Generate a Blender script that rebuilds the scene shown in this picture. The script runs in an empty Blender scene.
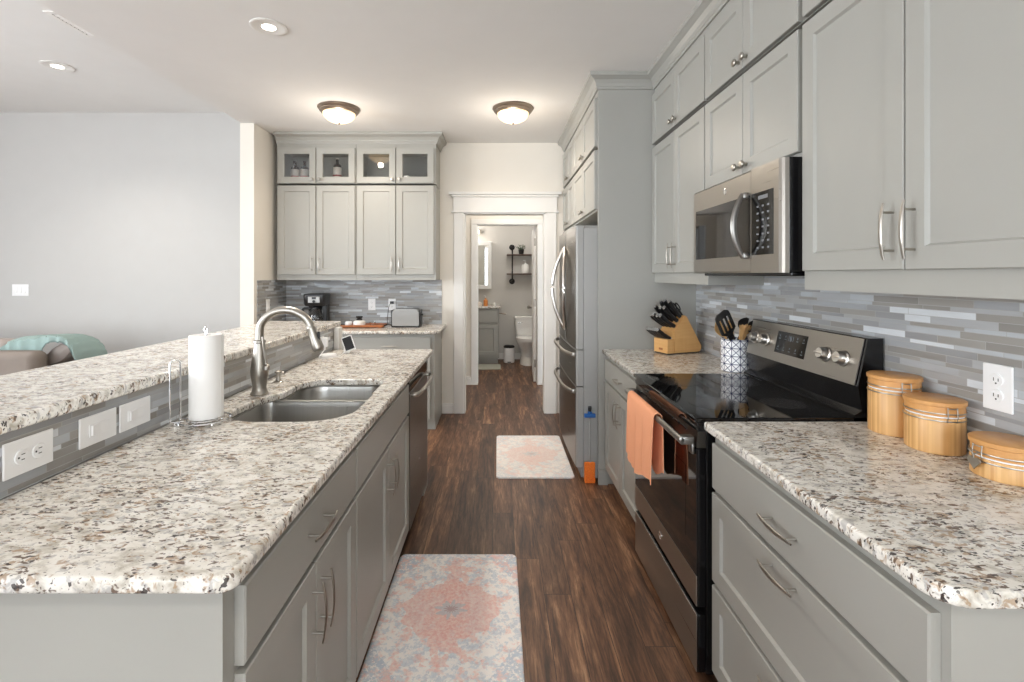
import bpy, bmesh, math, random
from mathutils import Vector, Matrix
random.seed(7)
PI = math.pi
SC = bpy.context.scene
COL = SC.collection

# ------------------------------------------------------------------ camera
H = 1.416                      # eye height
cam_d = bpy.data.cameras.new('camera'); cam = bpy.data.objects.new('camera', cam_d); COL.objects.link(cam)
cam.location = (0, 0, H); cam.rotation_euler = (PI/2, 0, 0)
cam_d.sensor_width = 36; cam_d.lens = 484*36/1024
cam_d.shift_x = 14/1024; cam_d.shift_y = -66/1024
cam_d.clip_start = 0.05
SC.camera = cam
# ------------------------------------------------------------------ world, lights, exposure
W = bpy.data.worlds.new('world'); SC.world = W; W.use_nodes = True
bg = W.node_tree.nodes['Background']; bg.inputs[0].default_value = (0.80, 0.90, 1.0, 1); bg.inputs[1].default_value = 3.0
SC.view_settings.view_transform = 'Standard'; SC.view_settings.look = 'None'
SC.view_settings.gamma = 1; SC.view_settings.use_curve_mapping = False
SC.view_settings.exposure = 0.68
SC.cycles.use_denoising = True
SC.cycles.max_bounces = 8; SC.cycles.diffuse_bounces = 5; SC.cycles.glossy_bounces = 4; SC.cycles.transmission_bounces = 6
SC.cycles.sample_clamp_indirect = 6
def area(name, loc, rot, sx, sy, power, color):
    l = bpy.data.lights.new(name, 'AREA'); l.shape = 'RECTANGLE'; l.size = sx; l.size_y = sy
    l.energy = power; l.color = color
    o = bpy.data.objects.new(name, l); COL.objects.link(o); o.location = loc; o.rotation_euler = rot
    return o
DAY = (0.97, 0.985, 1.0)
# daylight through the big windows behind the viewer and on the living-room side
area('daylight_rear', (-0.6, -3.42, 1.55), (PI/2, 0, 0), 3.6, 1.9, 40, DAY)
area('daylight_rear_living', (-4.3, -3.42, 1.55), (PI/2, 0, 0), 2.6, 1.9, 22, DAY)
area('daylight_side', (-6.42, .2, 1.6), (0, -PI/2, 0), 1.9, 4.4, 165, DAY)

# ------------------------------------------------------------------ materials
def lin(c):
    return tuple(((v/255)/12.92 if v/255 <= .04045 else ((v/255+.055)/1.055)**2.4) for v in c) + (1,)
class NT:
    def __init__(s, name):
        s.m = bpy.data.materials.new(name); s.m.use_nodes = True
        s.t = s.m.node_tree; s.b = s.t.nodes['Principled BSDF']
    def n(s, typ, **kw):
        x = s.t.nodes.new(typ)
        for k, v in kw.items(): setattr(x, k, v)
        return x
    def set(s, sock, v):
        if isinstance(v, bpy.types.NodeSocket): s.t.links.new(v, sock)
        else: sock.default_value = v
    def math(s, op, a, b=None, c=None):
        x = s.n('ShaderNodeMath', operation=op); s.set(x.inputs[0], a)
        if b is not None: s.set(x.inputs[1], b)
        if c is not None: s.set(x.inputs[2], c)
        return x.outputs[0]
    def mix(s, f, a, b):
        x = s.n('ShaderNodeMix', data_type='RGBA'); s.set(x.inputs[0], f); s.set(x.inputs[6], a); s.set(x.inputs[7], b)
        return x.outputs[2]
    def coord(s, scale=(1, 1, 1), rot=(0, 0, 0)):
        c = s.n('ShaderNodeTexCoord'); mp = s.n('ShaderNodeMapping')
        mp.inputs['Scale'].default_value = scale; mp.inputs['Rotation'].default_value = rot
        s.t.links.new(c.outputs['Object'], mp.inputs[0]); return mp.outputs[0]
    def noise(s, vec, scale, detail=2, rough=.5, dist=0):
        x = s.n('ShaderNodeTexNoise'); s.set(x.inputs['Vector'], vec); x.inputs['Scale'].default_value = scale
        x.inputs['Detail'].default_value = detail; x.inputs['Roughness'].default_value = rough; x.inputs['Distortion'].default_value = dist
        return x.outputs[0]
    def ramp(s, f, stops, interp='LINEAR'):
        x = s.n('ShaderNodeValToRGB'); s.set(x.inputs[0], f); r = x.color_ramp; r.interpolation = interp
        while len(r.elements) < len(stops): r.elements.new(.5)
        for e, (p, c) in zip(r.elements, stops):
            e.position = p; e.color = c if len(c) == 4 else lin(c)
        return x.outputs[0]
    def bump(s, h, strength=.2, dist=.002):
        x = s.n('ShaderNodeBump'); x.inputs['Strength'].default_value = strength; x.inputs['Distance'].default_value = dist
        s.set(x.inputs['Height'], h); s.t.links.new(x.outputs[0], s.b.inputs['Normal'])
    def base(s, c): s.set(s.b.inputs['Base Color'], c)
    def rough(s, v): s.set(s.b.inputs['Roughness'], v)
BLK = (0, 0, 0, 1); WHT = (1, 1, 1, 1)
def mat(name, rgb, rough=.5, metal=0, var=.04, scale=6, spec=None, coat=0, bump=0, bscale=200):
    s = NT(name); c = lin(rgb); v = s.coord(); nz = s.noise(v, scale, 3)
    d = tuple(x*(1-var) for x in c[:3]) + (1,); l = tuple(min(1, x*(1+var)) for x in c[:3]) + (1,)
    s.base(s.ramp(nz, [(.3, d), (.7, l)])); s.rough(rough); s.b.inputs['Metallic'].default_value = metal
    if spec is not None: s.b.inputs['Specular IOR Level'].default_value = spec
    if coat: s.b.inputs['Coat Weight'].default_value = coat; s.b.inputs['Coat Roughness'].default_value = .05
    if bump: s.bump(s.noise(v, bscale, 2), bump, .001)
    return s.m
def steel(name, rgb, rough, stretch, lo=.93, bp=.03):
    s = NT(name); v = s.coord(stretch); nz = s.noise(v, 1, 3)
    c = lin(rgb); s.base(s.ramp(nz, [(.3, tuple(x*lo for x in c[:3])+(1,)), (.7, c)]))
    s.b.inputs['Metallic'].default_value = 1
    s.rough(s.math('ADD', s.math('MULTIPLY', nz, .12), rough-.06)); s.bump(nz, bp, .001)
    return s.m
def glassmat(name, rgb=(255, 255, 255), rough=.0, alpha=None):
    s = NT(name); s.base(lin(rgb)); s.rough(rough); s.b.inputs['Transmission Weight'].default_value = 1
    s.b.inputs['IOR'].default_value = 1.45
    return s.m
def pane_mat(name, tint, fac):
    s = NT(name); t = s.n('ShaderNodeBsdfTransparent'); t.inputs[0].default_value = tint
    g = s.n('ShaderNodeBsdfGlossy'); g.inputs['Roughness'].default_value = .02
    mx = s.n('ShaderNodeMixShader'); fr = s.n('ShaderNodeFresnel'); fr.inputs[0].default_value = 1.5
    s.set(mx.inputs[0], s.math('MULTIPLY', fr.outputs[0], fac)); s.t.links.new(t.outputs[0], mx.inputs[1]); s.t.links.new(g.outputs[0], mx.inputs[2])
    s.t.links.new(mx.outputs[0], s.t.nodes['Material Output'].inputs[0]); return s.m
def emit(name, rgb, power):
    s = NT(name); s.base(lin(rgb)); s.b.inputs['Emission Color'].default_value = lin(rgb); s.b.inputs['Emission Strength'].default_value = power
    return s.m
def granite():
    s = NT('granite'); v = s.coord((1, 1.0, 1)); v2 = s.coord((1.0, 1.5, 1.2), (0, 0, .5))
    big = s.noise(v, 8, 3, .6); mid = s.noise(v2, 26, 4, .6, .5)
    c = s.ramp(mid, [(.30, (176, 168, 154)), (.42, (210, 205, 195)), (.52, (233, 229, 221)), (.75, (243, 241, 236))])
    grey = s.ramp(s.noise(s.coord((1, 1.5, 1), (0, 0, .3)), 38, 3, .6, .5), [(.55, BLK), (.62, WHT)])
    c = s.mix(s.math('MULTIPLY', grey, .60), c, lin((160, 158, 158)))
    clump = s.math('ADD', s.math('MULTIPLY', big, .30), -.15)
    tan = s.ramp(s.math('ADD', s.noise(s.coord((1, 1.6, 1), (0, 0, .9)), 42, 3, .6, .5), clump), [(.57, BLK), (.64, WHT)])
    c = s.mix(s.math('MULTIPLY', tan, .70), c, lin((160, 128, 92)))
    dk = s.math('ADD', s.noise(s.coord((1, 1.9, 1), (0, 0, .25)), 50, 2, .55, .4), clump)
    c = s.mix(s.math('MULTIPLY', s.ramp(dk, [(.610, BLK), (.645, WHT)]), .88), c, lin((92, 70, 54)))
    dk2 = s.math('ADD', s.noise(s.coord((1.0, 1.9, 1), (0, 0, -.3)), 66, 2, .5, .3), clump)
    c = s.mix(s.math('MULTIPLY', s.ramp(dk2, [(.635, BLK), (.662, WHT)]), .92), c, lin((52, 46, 46)))
    dk3 = s.noise(s.coord((1.3, 1, 1), (0, 0, 1.2)), 150, 1, .5)
    c = s.mix(s.math('MULTIPLY', s.ramp(dk3, [(.70, BLK), (.73, WHT)]), .8), c, lin((70, 60, 56)))
    s.base(c); s.rough(.16); s.b.inputs['Specular IOR Level'].default_value = .45
    return s.m
def tile():
    s = NT('mosaic_tile'); tc = s.n('ShaderNodeTexCoord'); sp = s.n('ShaderNodeSeparateXYZ'); s.t.links.new(tc.outputs['Object'], sp.inputs[0])
    u = s.math('ADD', sp.outputs[0], sp.outputs[1]); z = sp.outputs[2]
    P = .056; q = s.math('DIVIDE', z, P); fl = s.math('FLOOR', q); f = s.math('FRACT', q)
    a, b = .37, .60
    g1 = s.math('GREATER_THAN', f, a); g2 = s.math('GREATER_THAN', f, b)
    row = s.math('ADD', s.math('MULTIPLY', fl, 3), s.math('ADD', g1, g2))
    # distance to the nearest horizontal joint in metres
    def dist(x, k): return s.math('ABSOLUTE', s.math('SUBTRACT', x, k))
    dz = s.math('MINIMUM', s.math('MINIMUM', dist(f, 0), dist(f, 1)), s.math('MINIMUM', dist(f, a), dist(f, b)))
    dz = s.math('MULTIPLY', dz, P)
    def rnd(x, y, k):
        w = s.n('ShaderNodeTexWhiteNoise', noise_dimensions='3D'); cb = s.n('ShaderNodeCombineXYZ')
        s.set(cb.inputs[0], x); s.set(cb.inputs[1], y); cb.inputs[2].default_value = k; s.t.links.new(cb.outputs[0], w.inputs[0]); return w.outputs[0]
    L = .30; uo = s.math('ADD', s.math('DIVIDE', u, L), s.math('MULTIPLY', rnd(row, 0, 1.5), 9))
    ci = s.math('FLOOR', uo); cf = s.math('FRACT', uo)
    spt = s.math('ADD', s.math('MULTIPLY', rnd(row, ci, 3.5), .5), .25)
    side = s.math('GREATER_THAN', cf, spt)
    du = s.math('MULTIPLY', s.math('MINIMUM', s.math('MINIMUM', cf, s.math('SUBTRACT', 1, cf)), s.math('ABSOLUTE', s.math('SUBTRACT', cf, spt))), L)
    cid = s.math('ADD', s.math('MULTIPLY', ci, 2), side)
    r = rnd(row, cid, 7.5)
    c = s.ramp(r, [(0, (168, 168, 168)), (.14, (146, 143, 139)), (.28, (176, 178, 181)), (.42, (157, 154, 149)), (.56, (186, 191, 196)), (.68, (168, 171, 175)), (.80, (152, 153, 155)), (.90, (220, 225, 230))], 'CONSTANT')
    vein = s.noise(s.coord((6, 6, 60)), 3, 4, .6)
    c = s.mix(s.math('MULTIPLY', vein, .28), c, lin((136, 133, 128)))
    joint = s.math('LESS_THAN', s.math('MINIMUM', dz, du), .0009)
    c = s.mix(joint, c, lin((170, 170, 168)))
    s.base(c)
    s.rough(s.math('ADD', s.math('MULTIPLY', s.math('LESS_THAN', rnd(row, cid, 9.5), .55), .28), .12))
    s.bump(s.math('SUBTRACT', 1, joint), .4, .001)
    return s.m
def floor_wood():
    s = NT('dark_plank_floor'); tc = s.n('ShaderNodeTexCoord'); sp = s.n('ShaderNodeSeparateXYZ'); s.t.links.new(tc.outputs['Object'], sp.inputs[0])
    x, y = sp.outputs[0], sp.outputs[1]
    Wd = .118; q = s.math('DIVIDE', s.math('ADD', x, .03), Wd); ri = s.math('FLOOR', q); rf = s.math('FRACT', q)
    def rnd(a, b):
        w = s.n('ShaderNodeTexWhiteNoise', noise_dimensions='2D'); cb = s.n('ShaderNodeCombineXYZ'); s.set(cb.inputs[0], a); s.set(cb.inputs[1], b)
        s.t.links.new(cb.outputs[0], w.inputs[0]); return w.outputs[0]
    L = 1.22; yo = s.math('ADD', s.math('DIVIDE', y, L), s.math('MULTIPLY', rnd(ri, 3.3), 5)); ci = s.math('FLOOR', yo); cf = s.math('FRACT', yo)
    r = rnd(ri, ci)
    du = s.math('MULTIPLY', s.math('MINIMUM', rf, s.math('SUBTRACT', 1, rf)), Wd)
    dv = s.math('MULTIPLY', s.math('MINIMUM', cf, s.math('SUBTRACT', 1, cf)), L)
    joint = s.math('LESS_THAN', s.math('MINIMUM', du, dv), .0011)
    cb = s.n('ShaderNodeCombineXYZ'); s.set(cb.inputs[0], s.math('MULTIPLY', x, 14)); s.set(cb.inputs[1], s.math('ADD', s.math('MULTIPLY', y, 1.6), s.math('MULTIPLY', r, 40))); s.set(cb.inputs[2], s.math('MULTIPLY', r, 20))
    g = s.noise(cb.outputs[0], 1.5, 7, .72, .45)
    cb2 = s.n('ShaderNodeCombineXYZ'); s.set(cb2.inputs[0], s.math('MULTIPLY', x, 90)); s.set(cb2.inputs[1], s.math('MULTIPLY', y, 5)); s.set(cb2.inputs[2], s.math('MULTIPLY', r, 9))
    g2 = s.noise(cb2.outputs[0], 1.5, 5, .7)
    c = s.ramp(g, [(.32, (56, 37, 28)), (.44, (98, 67, 48)), (.54, (128, 91, 66)), (.66, (174, 134, 102))])
    c = s.mix(s.math('MULTIPLY', s.ramp(g2, [(.47, BLK), (.62, WHT)]), .55), c, lin((50, 36, 30)))
    tone = s.ramp(r, [(0, (.50, .50, .53, 1)), (.35, (.78, .77, .77, 1)), (.7, (.98, .97, .96, 1)), (1, (1.0, 1.0, 1.0, 1))])
    mm = s.n('ShaderNodeMix', data_type='RGBA', blend_type='MULTIPLY'); mm.inputs[0].default_value = 1; s.set(mm.inputs[6], c); s.set(mm.inputs[7], tone)
    c = s.mix(joint, mm.outputs[2], lin((30, 22, 18)))
    s.base(c); s.rough(s.math('ADD', s.math('MULTIPLY', g2, .18), .34)); s.bump(s.math('SUBTRACT', g2, joint), .15, .001)
    return s.m
def rug_mat(name, fade):
    """faded medallion rug; object origin is the rug's centre"""
    s = NT(name); tc = s.n('ShaderNodeTexCoord'); sp = s.n('ShaderNodeSeparateXYZ'); s.t.links.new(tc.outputs['Object'], sp.inputs[0])
    x, y = sp.outputs[0], sp.outputs[1]; v = s.coord()
    n1 = s.noise(v, 30, 5, .75); n2 = s.noise(v, 75, 3, .7); wob = s.math('MULTIPLY', s.math('SUBTRACT', s.noise(v, 14, 3, .6), .5), .16)
    ax = s.math('ABSOLUTE', x); ay = s.math('ABSOLUTE', y)
    # medallion: ellipse with scalloped rim
    e = s.math('SQRT', s.math('ADD', s.math('POWER', s.math('DIVIDE', x, .20), 2), s.math('POWER', s.math('DIVIDE', y, .17), 2)))
    ang = s.math('ARCTAN2', y, x); e = s.math('ADD', e, s.math('MULTIPLY', s.math('SINE', s.math('MULTIPLY', ang, 12)), .05)); e = s.math('ADD', e, wob)
    cream = s.ramp(n1, [(.35, (250, 244, 240)), (.6, (255, 253, 250))])
    blue = s.ramp(n2, [(.3, (118, 136, 168)), (.6, (192, 206, 220))])
    pink = s.ramp(n2, [(.35, (232, 160, 150)), (.65, (252, 220, 208))])
    bmask = s.ramp(s.math('ADD', n1, s.math('MULTIPLY', n2, .3)), [(.62, BLK), (.70, WHT)])
    c = s.mix(s.math('MULTIPLY', bmask, .55), cream, blue)
    # corner and border patches
    corner = s.math('GREATER_THAN', s.math('ADD', s.math('ADD', s.math('DIVIDE', ax, .29), s.math('DIVIDE', ay, .41)), wob), 1.42)
    bm2 = s.ramp(n2, [(.42, BLK), (.55, WHT)])
    c = s.mix(s.math('MULTIPLY', s.math('MULTIPLY', corner, bm2), .8), c, blue)
    pm = s.ramp(s.noise(s.coord((1, 1, 1), (0, 0, .9)), 17, 4, .7), [(.50, BLK), (.60, WHT)])
    c = s.mix(s.math('MULTIPLY', pm, .65), c, pink)
    med = s.math('LESS_THAN', e, 1.0)
    c = s.mix(s.math('MULTIPLY', med, s.math('ADD', .10, s.math('MULTIPLY', n1, 1.15))), c, pink)
    neck = s.math('MULTIPLY', s.math('LESS_THAN', s.math('ADD', ax, s.math('MULTIPLY', wob, 2.2)), .045), s.math('LESS_THAN', ay, .30))
    c = s.mix(s.math('MULTIPLY', neck, .6), c, pink)
    star = s.math('LESS_THAN', s.math('ADD', s.math('MULTIPLY', e, .9), s.math('MULTIPLY', s.math('SINE', s.math('MULTIPLY', ang, 8)), .05)), .24)
    c = s.mix(s.math('MULTIPLY', star, .7), c, lin((190, 200, 206)))
    cen = s.math('LESS_THAN', e, .10); c = s.mix(s.math('MULTIPLY', cen, .7), c, lin((176, 130, 130)))
    c = s.mix(fade, c, lin((244, 238, 232)))
    s.base(c); s.rough(.95); s.b.inputs['Specular IOR Level'].default_value = .1; s.bump(s.noise(v, 350, 2), .5, .003)
    return s.m
def bamboo(name, rgb, dark, freq, axis='radial'):
    s = NT(name); v = s.coord()
    if axis == 'radial':
        sp = s.n('ShaderNodeSeparateXYZ'); s.t.links.new(v, sp.inputs[0])
        a = s.math('MULTIPLY', s.math('ARCTAN2', sp.outputs[1], sp.outputs[0]), freq)
        fl = s.math('FLOOR', a); w = s.n('ShaderNodeTexWhiteNoise', noise_dimensions='1D'); s.set(w.inputs['W'], fl); f = w.outputs[0]
    else:
        f = s.noise(s.coord(axis), 1, 3)
    g = s.noise(s.coord((120, 120, 6)), 1, 3)
    c = s.ramp(s.math('ADD', s.math('MULTIPLY', f, .7), s.math('MULTIPLY', g, .3)), [(.1, dark), (.9, rgb)])
    s.base(c); s.rough(.38); return s.m
def crock_mat():
    s = NT('patterned_ceramic'); v = s.coord(); sp = s.n('ShaderNodeSeparateXYZ'); s.t.links.new(v, sp.inputs[0])
    a = s.math('DIVIDE', s.math('MULTIPLY', s.math('ARCTAN2', sp.outputs[1], sp.outputs[0]), .072), .041); z = s.math('DIVIDE', sp.outputs[2], .041)
    def line(t, w):
        f = s.math('FRACT', t); return s.math('LESS_THAN', s.math('MINIMUM', f, s.math('SUBTRACT', 1, f)), w)
    m = s.math('MAXIMUM', line(a, .045), line(z, .045))
    m = s.math('MAXIMUM', m, line(s.math('ADD', a, z), .055)); m = s.math('MAXIMUM', m, line(s.math('SUBTRACT', a, z), .055))
    c = s.mix(m, lin((240, 240, 242)), lin((52, 58, 92))); s.base(c); s.rough(.25); return s.m

M = {}
M['cab'] = mat('grey_cabinet_paint', (163, 162, 156), .38, var=.012)
M['cab_in'] = mat('cabinet_interior', (128, 128, 124), .6)
M['kick'] = mat('toe_kick_paint', (120, 119, 114), .6)
M['wall'] = mat('wall_paint', (228, 223, 214), .85, var=.01)
M['wall_cool'] = mat('living_wall_paint', (192, 191, 189), .85, var=.01)
M['ceil'] = mat('ceiling_paint', (230, 229, 227), .9, var=.01)
M['white'] = mat('white_trim_paint', (230, 228, 224), .45, var=.01)
M['granite'] = granite(); M['tile'] = tile(); M['floor'] = floor_wood()
M['steel'] = steel('brushed_steel', (196, 190, 182), .30, (3, 3, 300))
M['steel_h'] = steel('brushed_steel_rows', (176, 171, 164), .30, (200, 2, 200), .99, 0)
M['slate'] = steel('dark_steel_door', (112, 108, 103), .30, (3, 3, 200))
M['sink'] = steel('sink_steel', (176, 174, 170), .30, (200, 3, 3))
M['nickel'] = mat('satin_nickel', (176, 171, 163), .34, 1, var=.03)
M['chrome'] = mat('chrome', (225, 225, 226), .08, 1, var=.02)
M['black'] = mat('black_plastic', (22, 22, 24), .35)
M['enamel'] = mat('black_enamel', (16, 16, 18), .18)
M['blackglass'] = mat('black_glass', (9, 9, 11), .04, spec=.7)
M['darkwin'] = mat('oven_window', (16, 13, 12), .06, spec=.7)
M['fridgeside'] = mat('fridge_side_grey', (166, 165, 162), .45)
M['plate'] = mat('white_plastic', (242, 242, 242), .35, var=.01)
M['slot'] = mat('socket_slot', (60, 58, 56), .6)
M['paper'] = mat('paper_towel', (246, 245, 243), .95, var=.01, bump=.3, bscale=120)
M['towel'] = mat('orange_towel_cloth', (252, 176, 134), .95, bump=.5, bscale=500)
M['teal'] = mat('teal_throw_cloth', (140, 160, 156), .95, bump=.6, bscale=90)
M['sofa'] = mat('taupe_upholstery', (128, 118, 110), .9, bump=.4, bscale=300)
M['sofa2'] = mat('light_taupe_upholstery', (158, 148, 142), .9, bump=.4, bscale=300)
M['bamboo'] = bamboo('bamboo_staves', (232, 188, 128), (204, 152, 92), 11)
M['bamboo_lid'] = bamboo('bamboo_lid', (222, 168, 106), (196, 138, 78), 1, (60, 4, 4))
M['blockwood'] = bamboo('knife_block_wood', (232, 186, 124), (208, 152, 88), 1, (6, 6, 90))
M['spoonwood'] = mat('spoon_wood', (214, 172, 116), .6, var=.12, scale=30)
M['traywood'] = mat('tray_wood', (160, 96, 52), .4, var=.25, scale=14)
M['crock'] = crock_mat()
M['shelfwood'] = mat('dark_shelf_wood', (84, 66, 54), .6, var=.2, scale=20)
M['steel_dull'] = mat('dull_steel', (150, 147, 143), .36, 1, var=.03)
M['knob_metal'] = mat('pale_knob_metal', (226, 222, 216), .30, 1, var=.02)
M['iron'] = mat('black_iron_pipe', (44, 42, 42), .5, .6)
M['porcelain'] = mat('porcelain', (236, 234, 230), .12, var=.01)
M['leaf'] = mat('leaf_green', (72, 92, 58), .6, var=.3, scale=40)
M['bathwall'] = mat('bathroom_wall_paint', (204, 200, 194), .85, var=.01)
M['mirror'] = mat('mirror_glass', (225, 228, 228), .02, 1, var=.0)
M['bathrug'] = mat('pale_bath_mat', (168, 168, 156), .95, bump=.6)
M['pane'] = pane_mat('clear_pane', (.93, .94, .94, 1), 1.6)
M['winpane'] = pane_mat('window_glass', (.97, .98, .98, 1), 1)
M['glass'] = glassmat('clear_glass')
M['bottle'] = glassmat('dark_bottle_glass', (70, 30, 24), .05)
M['cream'] = mat('cream_label', (232, 222, 212), .6)
M['redlabel'] = mat('red_label', (170, 70, 70), .6)
M['screen'] = mat('dark_screen', (30, 31, 34), .08)
M['orange'] = mat('orange_bristle', (244, 128, 44), .8, var=.12, scale=120)
M['blue'] = mat('blue_plastic', (36, 98, 170), .4)
M['greyplastic'] = mat('grey_plastic', (150, 152, 156), .4)
M['amber'] = mat('amber_soap', (210, 130, 60), .3)
M['lampglass'] = emit('lit_alabaster_glass', (255, 224, 180), .9)
M['bulb'] = emit('recessed_lens', (255, 246, 234), 6)
M['bronze'] = mat('brushed_pewter', (170, 156, 142), .35, .9)
M['led'] = emit('display_digits', (96, 104, 110), .05)

# ------------------------------------------------------------------ mesh helpers
def B(): return bmesh.new()
def box(bm, x0, x1, y0, y1, z0, z1, bev=0, seg=2):
    x0, x1 = min(x0, x1), max(x0, x1); y0, y1 = min(y0, y1), max(y0, y1); z0, z1 = min(z0, z1), max(z0, z1)
    r = bmesh.ops.create_cube(bm, size=1)['verts']
    for v in r: v.co = Vector(((x0+x1)/2+v.co.x*(x1-x0), (y0+y1)/2+v.co.y*(y1-y0), (z0+z1)/2+v.co.z*(z1-z0)))
    if bev:
        ed = list({e for v in r for e in v.link_edges})
        bmesh.ops.bevel(bm, geom=ed, offset=min(bev, .45*min(x1-x0, y1-y0, z1-z0)), segments=seg, affect='EDGES', profile=.5)
    return bm
def loops(bm, rings, cap0=True, cap1=True, close=False):
    vr = [[bm.verts.new(p) for p in r] for r in rings]
    n = len(vr[0])
    pairs = list(zip(vr, vr[1:])) + ([(vr[-1], vr[0])] if close else [])
    for a, b in pairs:
        for i in range(n):
            j = (i+1) % n
            try: bm.faces.new((a[i], a[j], b[j], b[i]))
            except ValueError: pass
    if not close:
        if cap0: bm.faces.new(vr[0][::-1])
        if cap1: bm.faces.new(vr[-1])
    return bm
def lathe(bm, prof, c=(0, 0, 0), n=32, axis='z'):
    rings = []
    for r, h in prof:
        r = max(r, 1e-4); ring = []
        for i in range(n):
            a = 2*PI*i/n; p = (r*math.cos(a), r*math.sin(a), h)
            if axis == 'x': p = (p[2], p[0], p[1])
            if axis == '-x': p = (-p[2], p[0], -p[1])
            if axis == 'y': p = (p[0], p[2], -p[1])
            if axis == '-y': p = (p[0], -p[2], p[1])
            ring.append((c[0]+p[0], c[1]+p[1], c[2]+p[2]))
        rings.append(ring)
    return loops(bm, rings)
def tube(bm, pts, r, n=10, rb=None, up=(0, 0, 1), closed=False):
    """swept tube; r a number or list; rb second half-axis (along up)"""
    pts = [Vector(p) for p in pts]; rings = []; N = len(pts)
    for i, p in enumerate(pts):
        if closed: t = (pts[(i+1) % N]-pts[i-1]).normalized()
        else: t = (pts[min(i+1, N-1)]-pts[max(i-1, 0)]).normalized()
        u = Vector(up); u = u-t*u.dot(t)
        if u.length < .05: u = Vector((1, .01, 0)); u = u-t*u.dot(t)
        u.normalize(); w = t.cross(u)
        ra = r[i] if isinstance(r, (list, tuple)) else r
        rc = (rb[i] if isinstance(rb, (list, tuple)) else rb) if rb else ra
        rings.append([tuple(p+w*(ra*math.cos(2*PI*k/n))+u*(rc*math.sin(2*PI*k/n))) for k in range(n)])
    return loops(bm, rings, close=closed)
def smoothpath(pts, k=6):
    P = [Vector(p) for p in pts]; out = []
    for i in range(len(P)-1):
        p0 = P[max(i-1, 0)]; p1 = P[i]; p2 = P[i+1]; p3 = P[min(i+2, len(P)-1)]
        for j in range(k):
            t = j/k; out.append(.5*((2*p1)+(-p0+p2)*t+(2*p0-5*p1+4*p2-p3)*t*t+(-p0+3*p1-3*p2+p3)*t**3))
    out.append(P[-1]); return out
def prism(bm, poly, a0, a1, axis='y'):
    """extrude 2D polygon; axis y: poly is (x,z); axis x: poly is (y,z); axis z: poly is (x,y)"""
    f = {'y': lambda p, a: (p[0], a, p[1]), 'x': lambda p, a: (a, p[0], p[1]), 'z': lambda p, a: (p[0], p[1], a)}[axis]
    return loops(bm, [[f(p, a0) for p in poly], [f(p, a1) for p in poly]])
def to_obj(name, bm, m, parent=None, world=False, smooth=False, loc=None):
    bmesh.ops.recalc_face_normals(bm, faces=bm.faces)
    if world and parent is not None:
        mv = Vector(parent.location); q = parent
        while q.parent: q = q.parent; mv += Vector(q.location)
        bmesh.ops.translate(bm, verts=bm.verts, vec=-mv)
    if loc is not None and parent is None: bmesh.ops.translate(bm, verts=bm.verts, vec=-Vector(loc))
    me = bpy.data.meshes.new(name); bm.to_mesh(me); bm.free()
    me.materials.append(M[m] if isinstance(m, str) else m)
    if smooth:
        for p in me.polygons: p.use_smooth = True
        try: me.set_sharp_from_angle(angle=math.radians(38))
        except Exception: pass
    o = bpy.data.objects.new(name, me); COL.objects.link(o)
    if parent: o.parent = parent
    elif loc is not None: o.location = loc
    return o
def tag(o, label, cat, group=None, kind=None):
    o['label'] = label; o['category'] = cat
    if group: o['group'] = group
    if kind: o['kind'] = kind
    return o
def thing(name, label, cat, loc=(0, 0, 0), rz=0, group=None):
    o = bpy.data.objects.new(name, None); COL.objects.link(o); o.location = loc; o.rotation_euler = (0, 0, rz)
    o.empty_display_size = .05
    return tag(o, label, cat, group)
def struct(name, bm, m):
    o = to_obj(name, bm, m); o['kind'] = 'structure'; return o
def kids(o): return [c for c in bpy.data.objects if c.parent == o]
def copy_tree(o, parent=None):
    c = o.copy(); COL.objects.link(c)
    if parent: c.parent = parent
    for ch in kids(o): copy_tree(ch, c)
    return c
def slab(outline, holes, z0, z1, bev=.008):
    """rounded-edge slab from a 2D outline with holes, through a filled curve"""
    cu = bpy.data.curves.new('tmp', 'CURVE'); cu.dimensions = '2D'; cu.fill_mode = 'BOTH'
    t = (z1-z0)/2; cu.extrude = t-bev; cu.bevel_depth = bev; cu.bevel_resolution = 3; cu.offset = -bev
    for poly in [outline]+holes:
        sp = cu.splines.new('POLY'); sp.points.add(len(poly)-1); sp.use_cyclic_u = True
        for p, q in zip(sp.points, poly): p.co = (q[0], q[1], 0, 1)
    o = bpy.data.objects.new('tmp', cu); COL.objects.link(o)
    bpy.context.view_layer.update()
    me = bpy.data.meshes.new_from_object(o.evaluated_get(bpy.context.evaluated_depsgraph_get()))
    bm = bmesh.new(); bm.from_mesh(me); bmesh.ops.translate(bm, verts=bm.verts, vec=(0, 0, (z0+z1)/2))
    bmesh.ops.remove_doubles(bm, verts=bm.verts, dist=1e-5)
    bpy.data.objects.remove(o); bpy.data.meshes.remove(me); bpy.data.curves.remove(cu)
    return bm
def rrect(x0, x1, y0, y1, r, seg=6):
    """rounded rectangle; r = radii of corners (x0y0, x1y0, x1y1, x0y1)"""
    if not isinstance(r, (list, tuple)): r = [r]*4
    out = []
    for (cx, cy, sx, sy, a0, rr) in ((x0, y0, 1, 1, PI, r[0]), (x1, y0, -1, 1, 1.5*PI, r[1]), (x1, y1, -1, -1, 0, r[2]), (x0, y1, 1, -1, .5*PI, r[3])):
        if rr <= 0: out.append((cx, cy)); continue
        for k in range(seg+1):
            a = a0+.5*PI*k/seg; out.append((cx+sx*rr+rr*math.cos(a), cy+sy*rr+rr*math.sin(a)))
    return out
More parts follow.
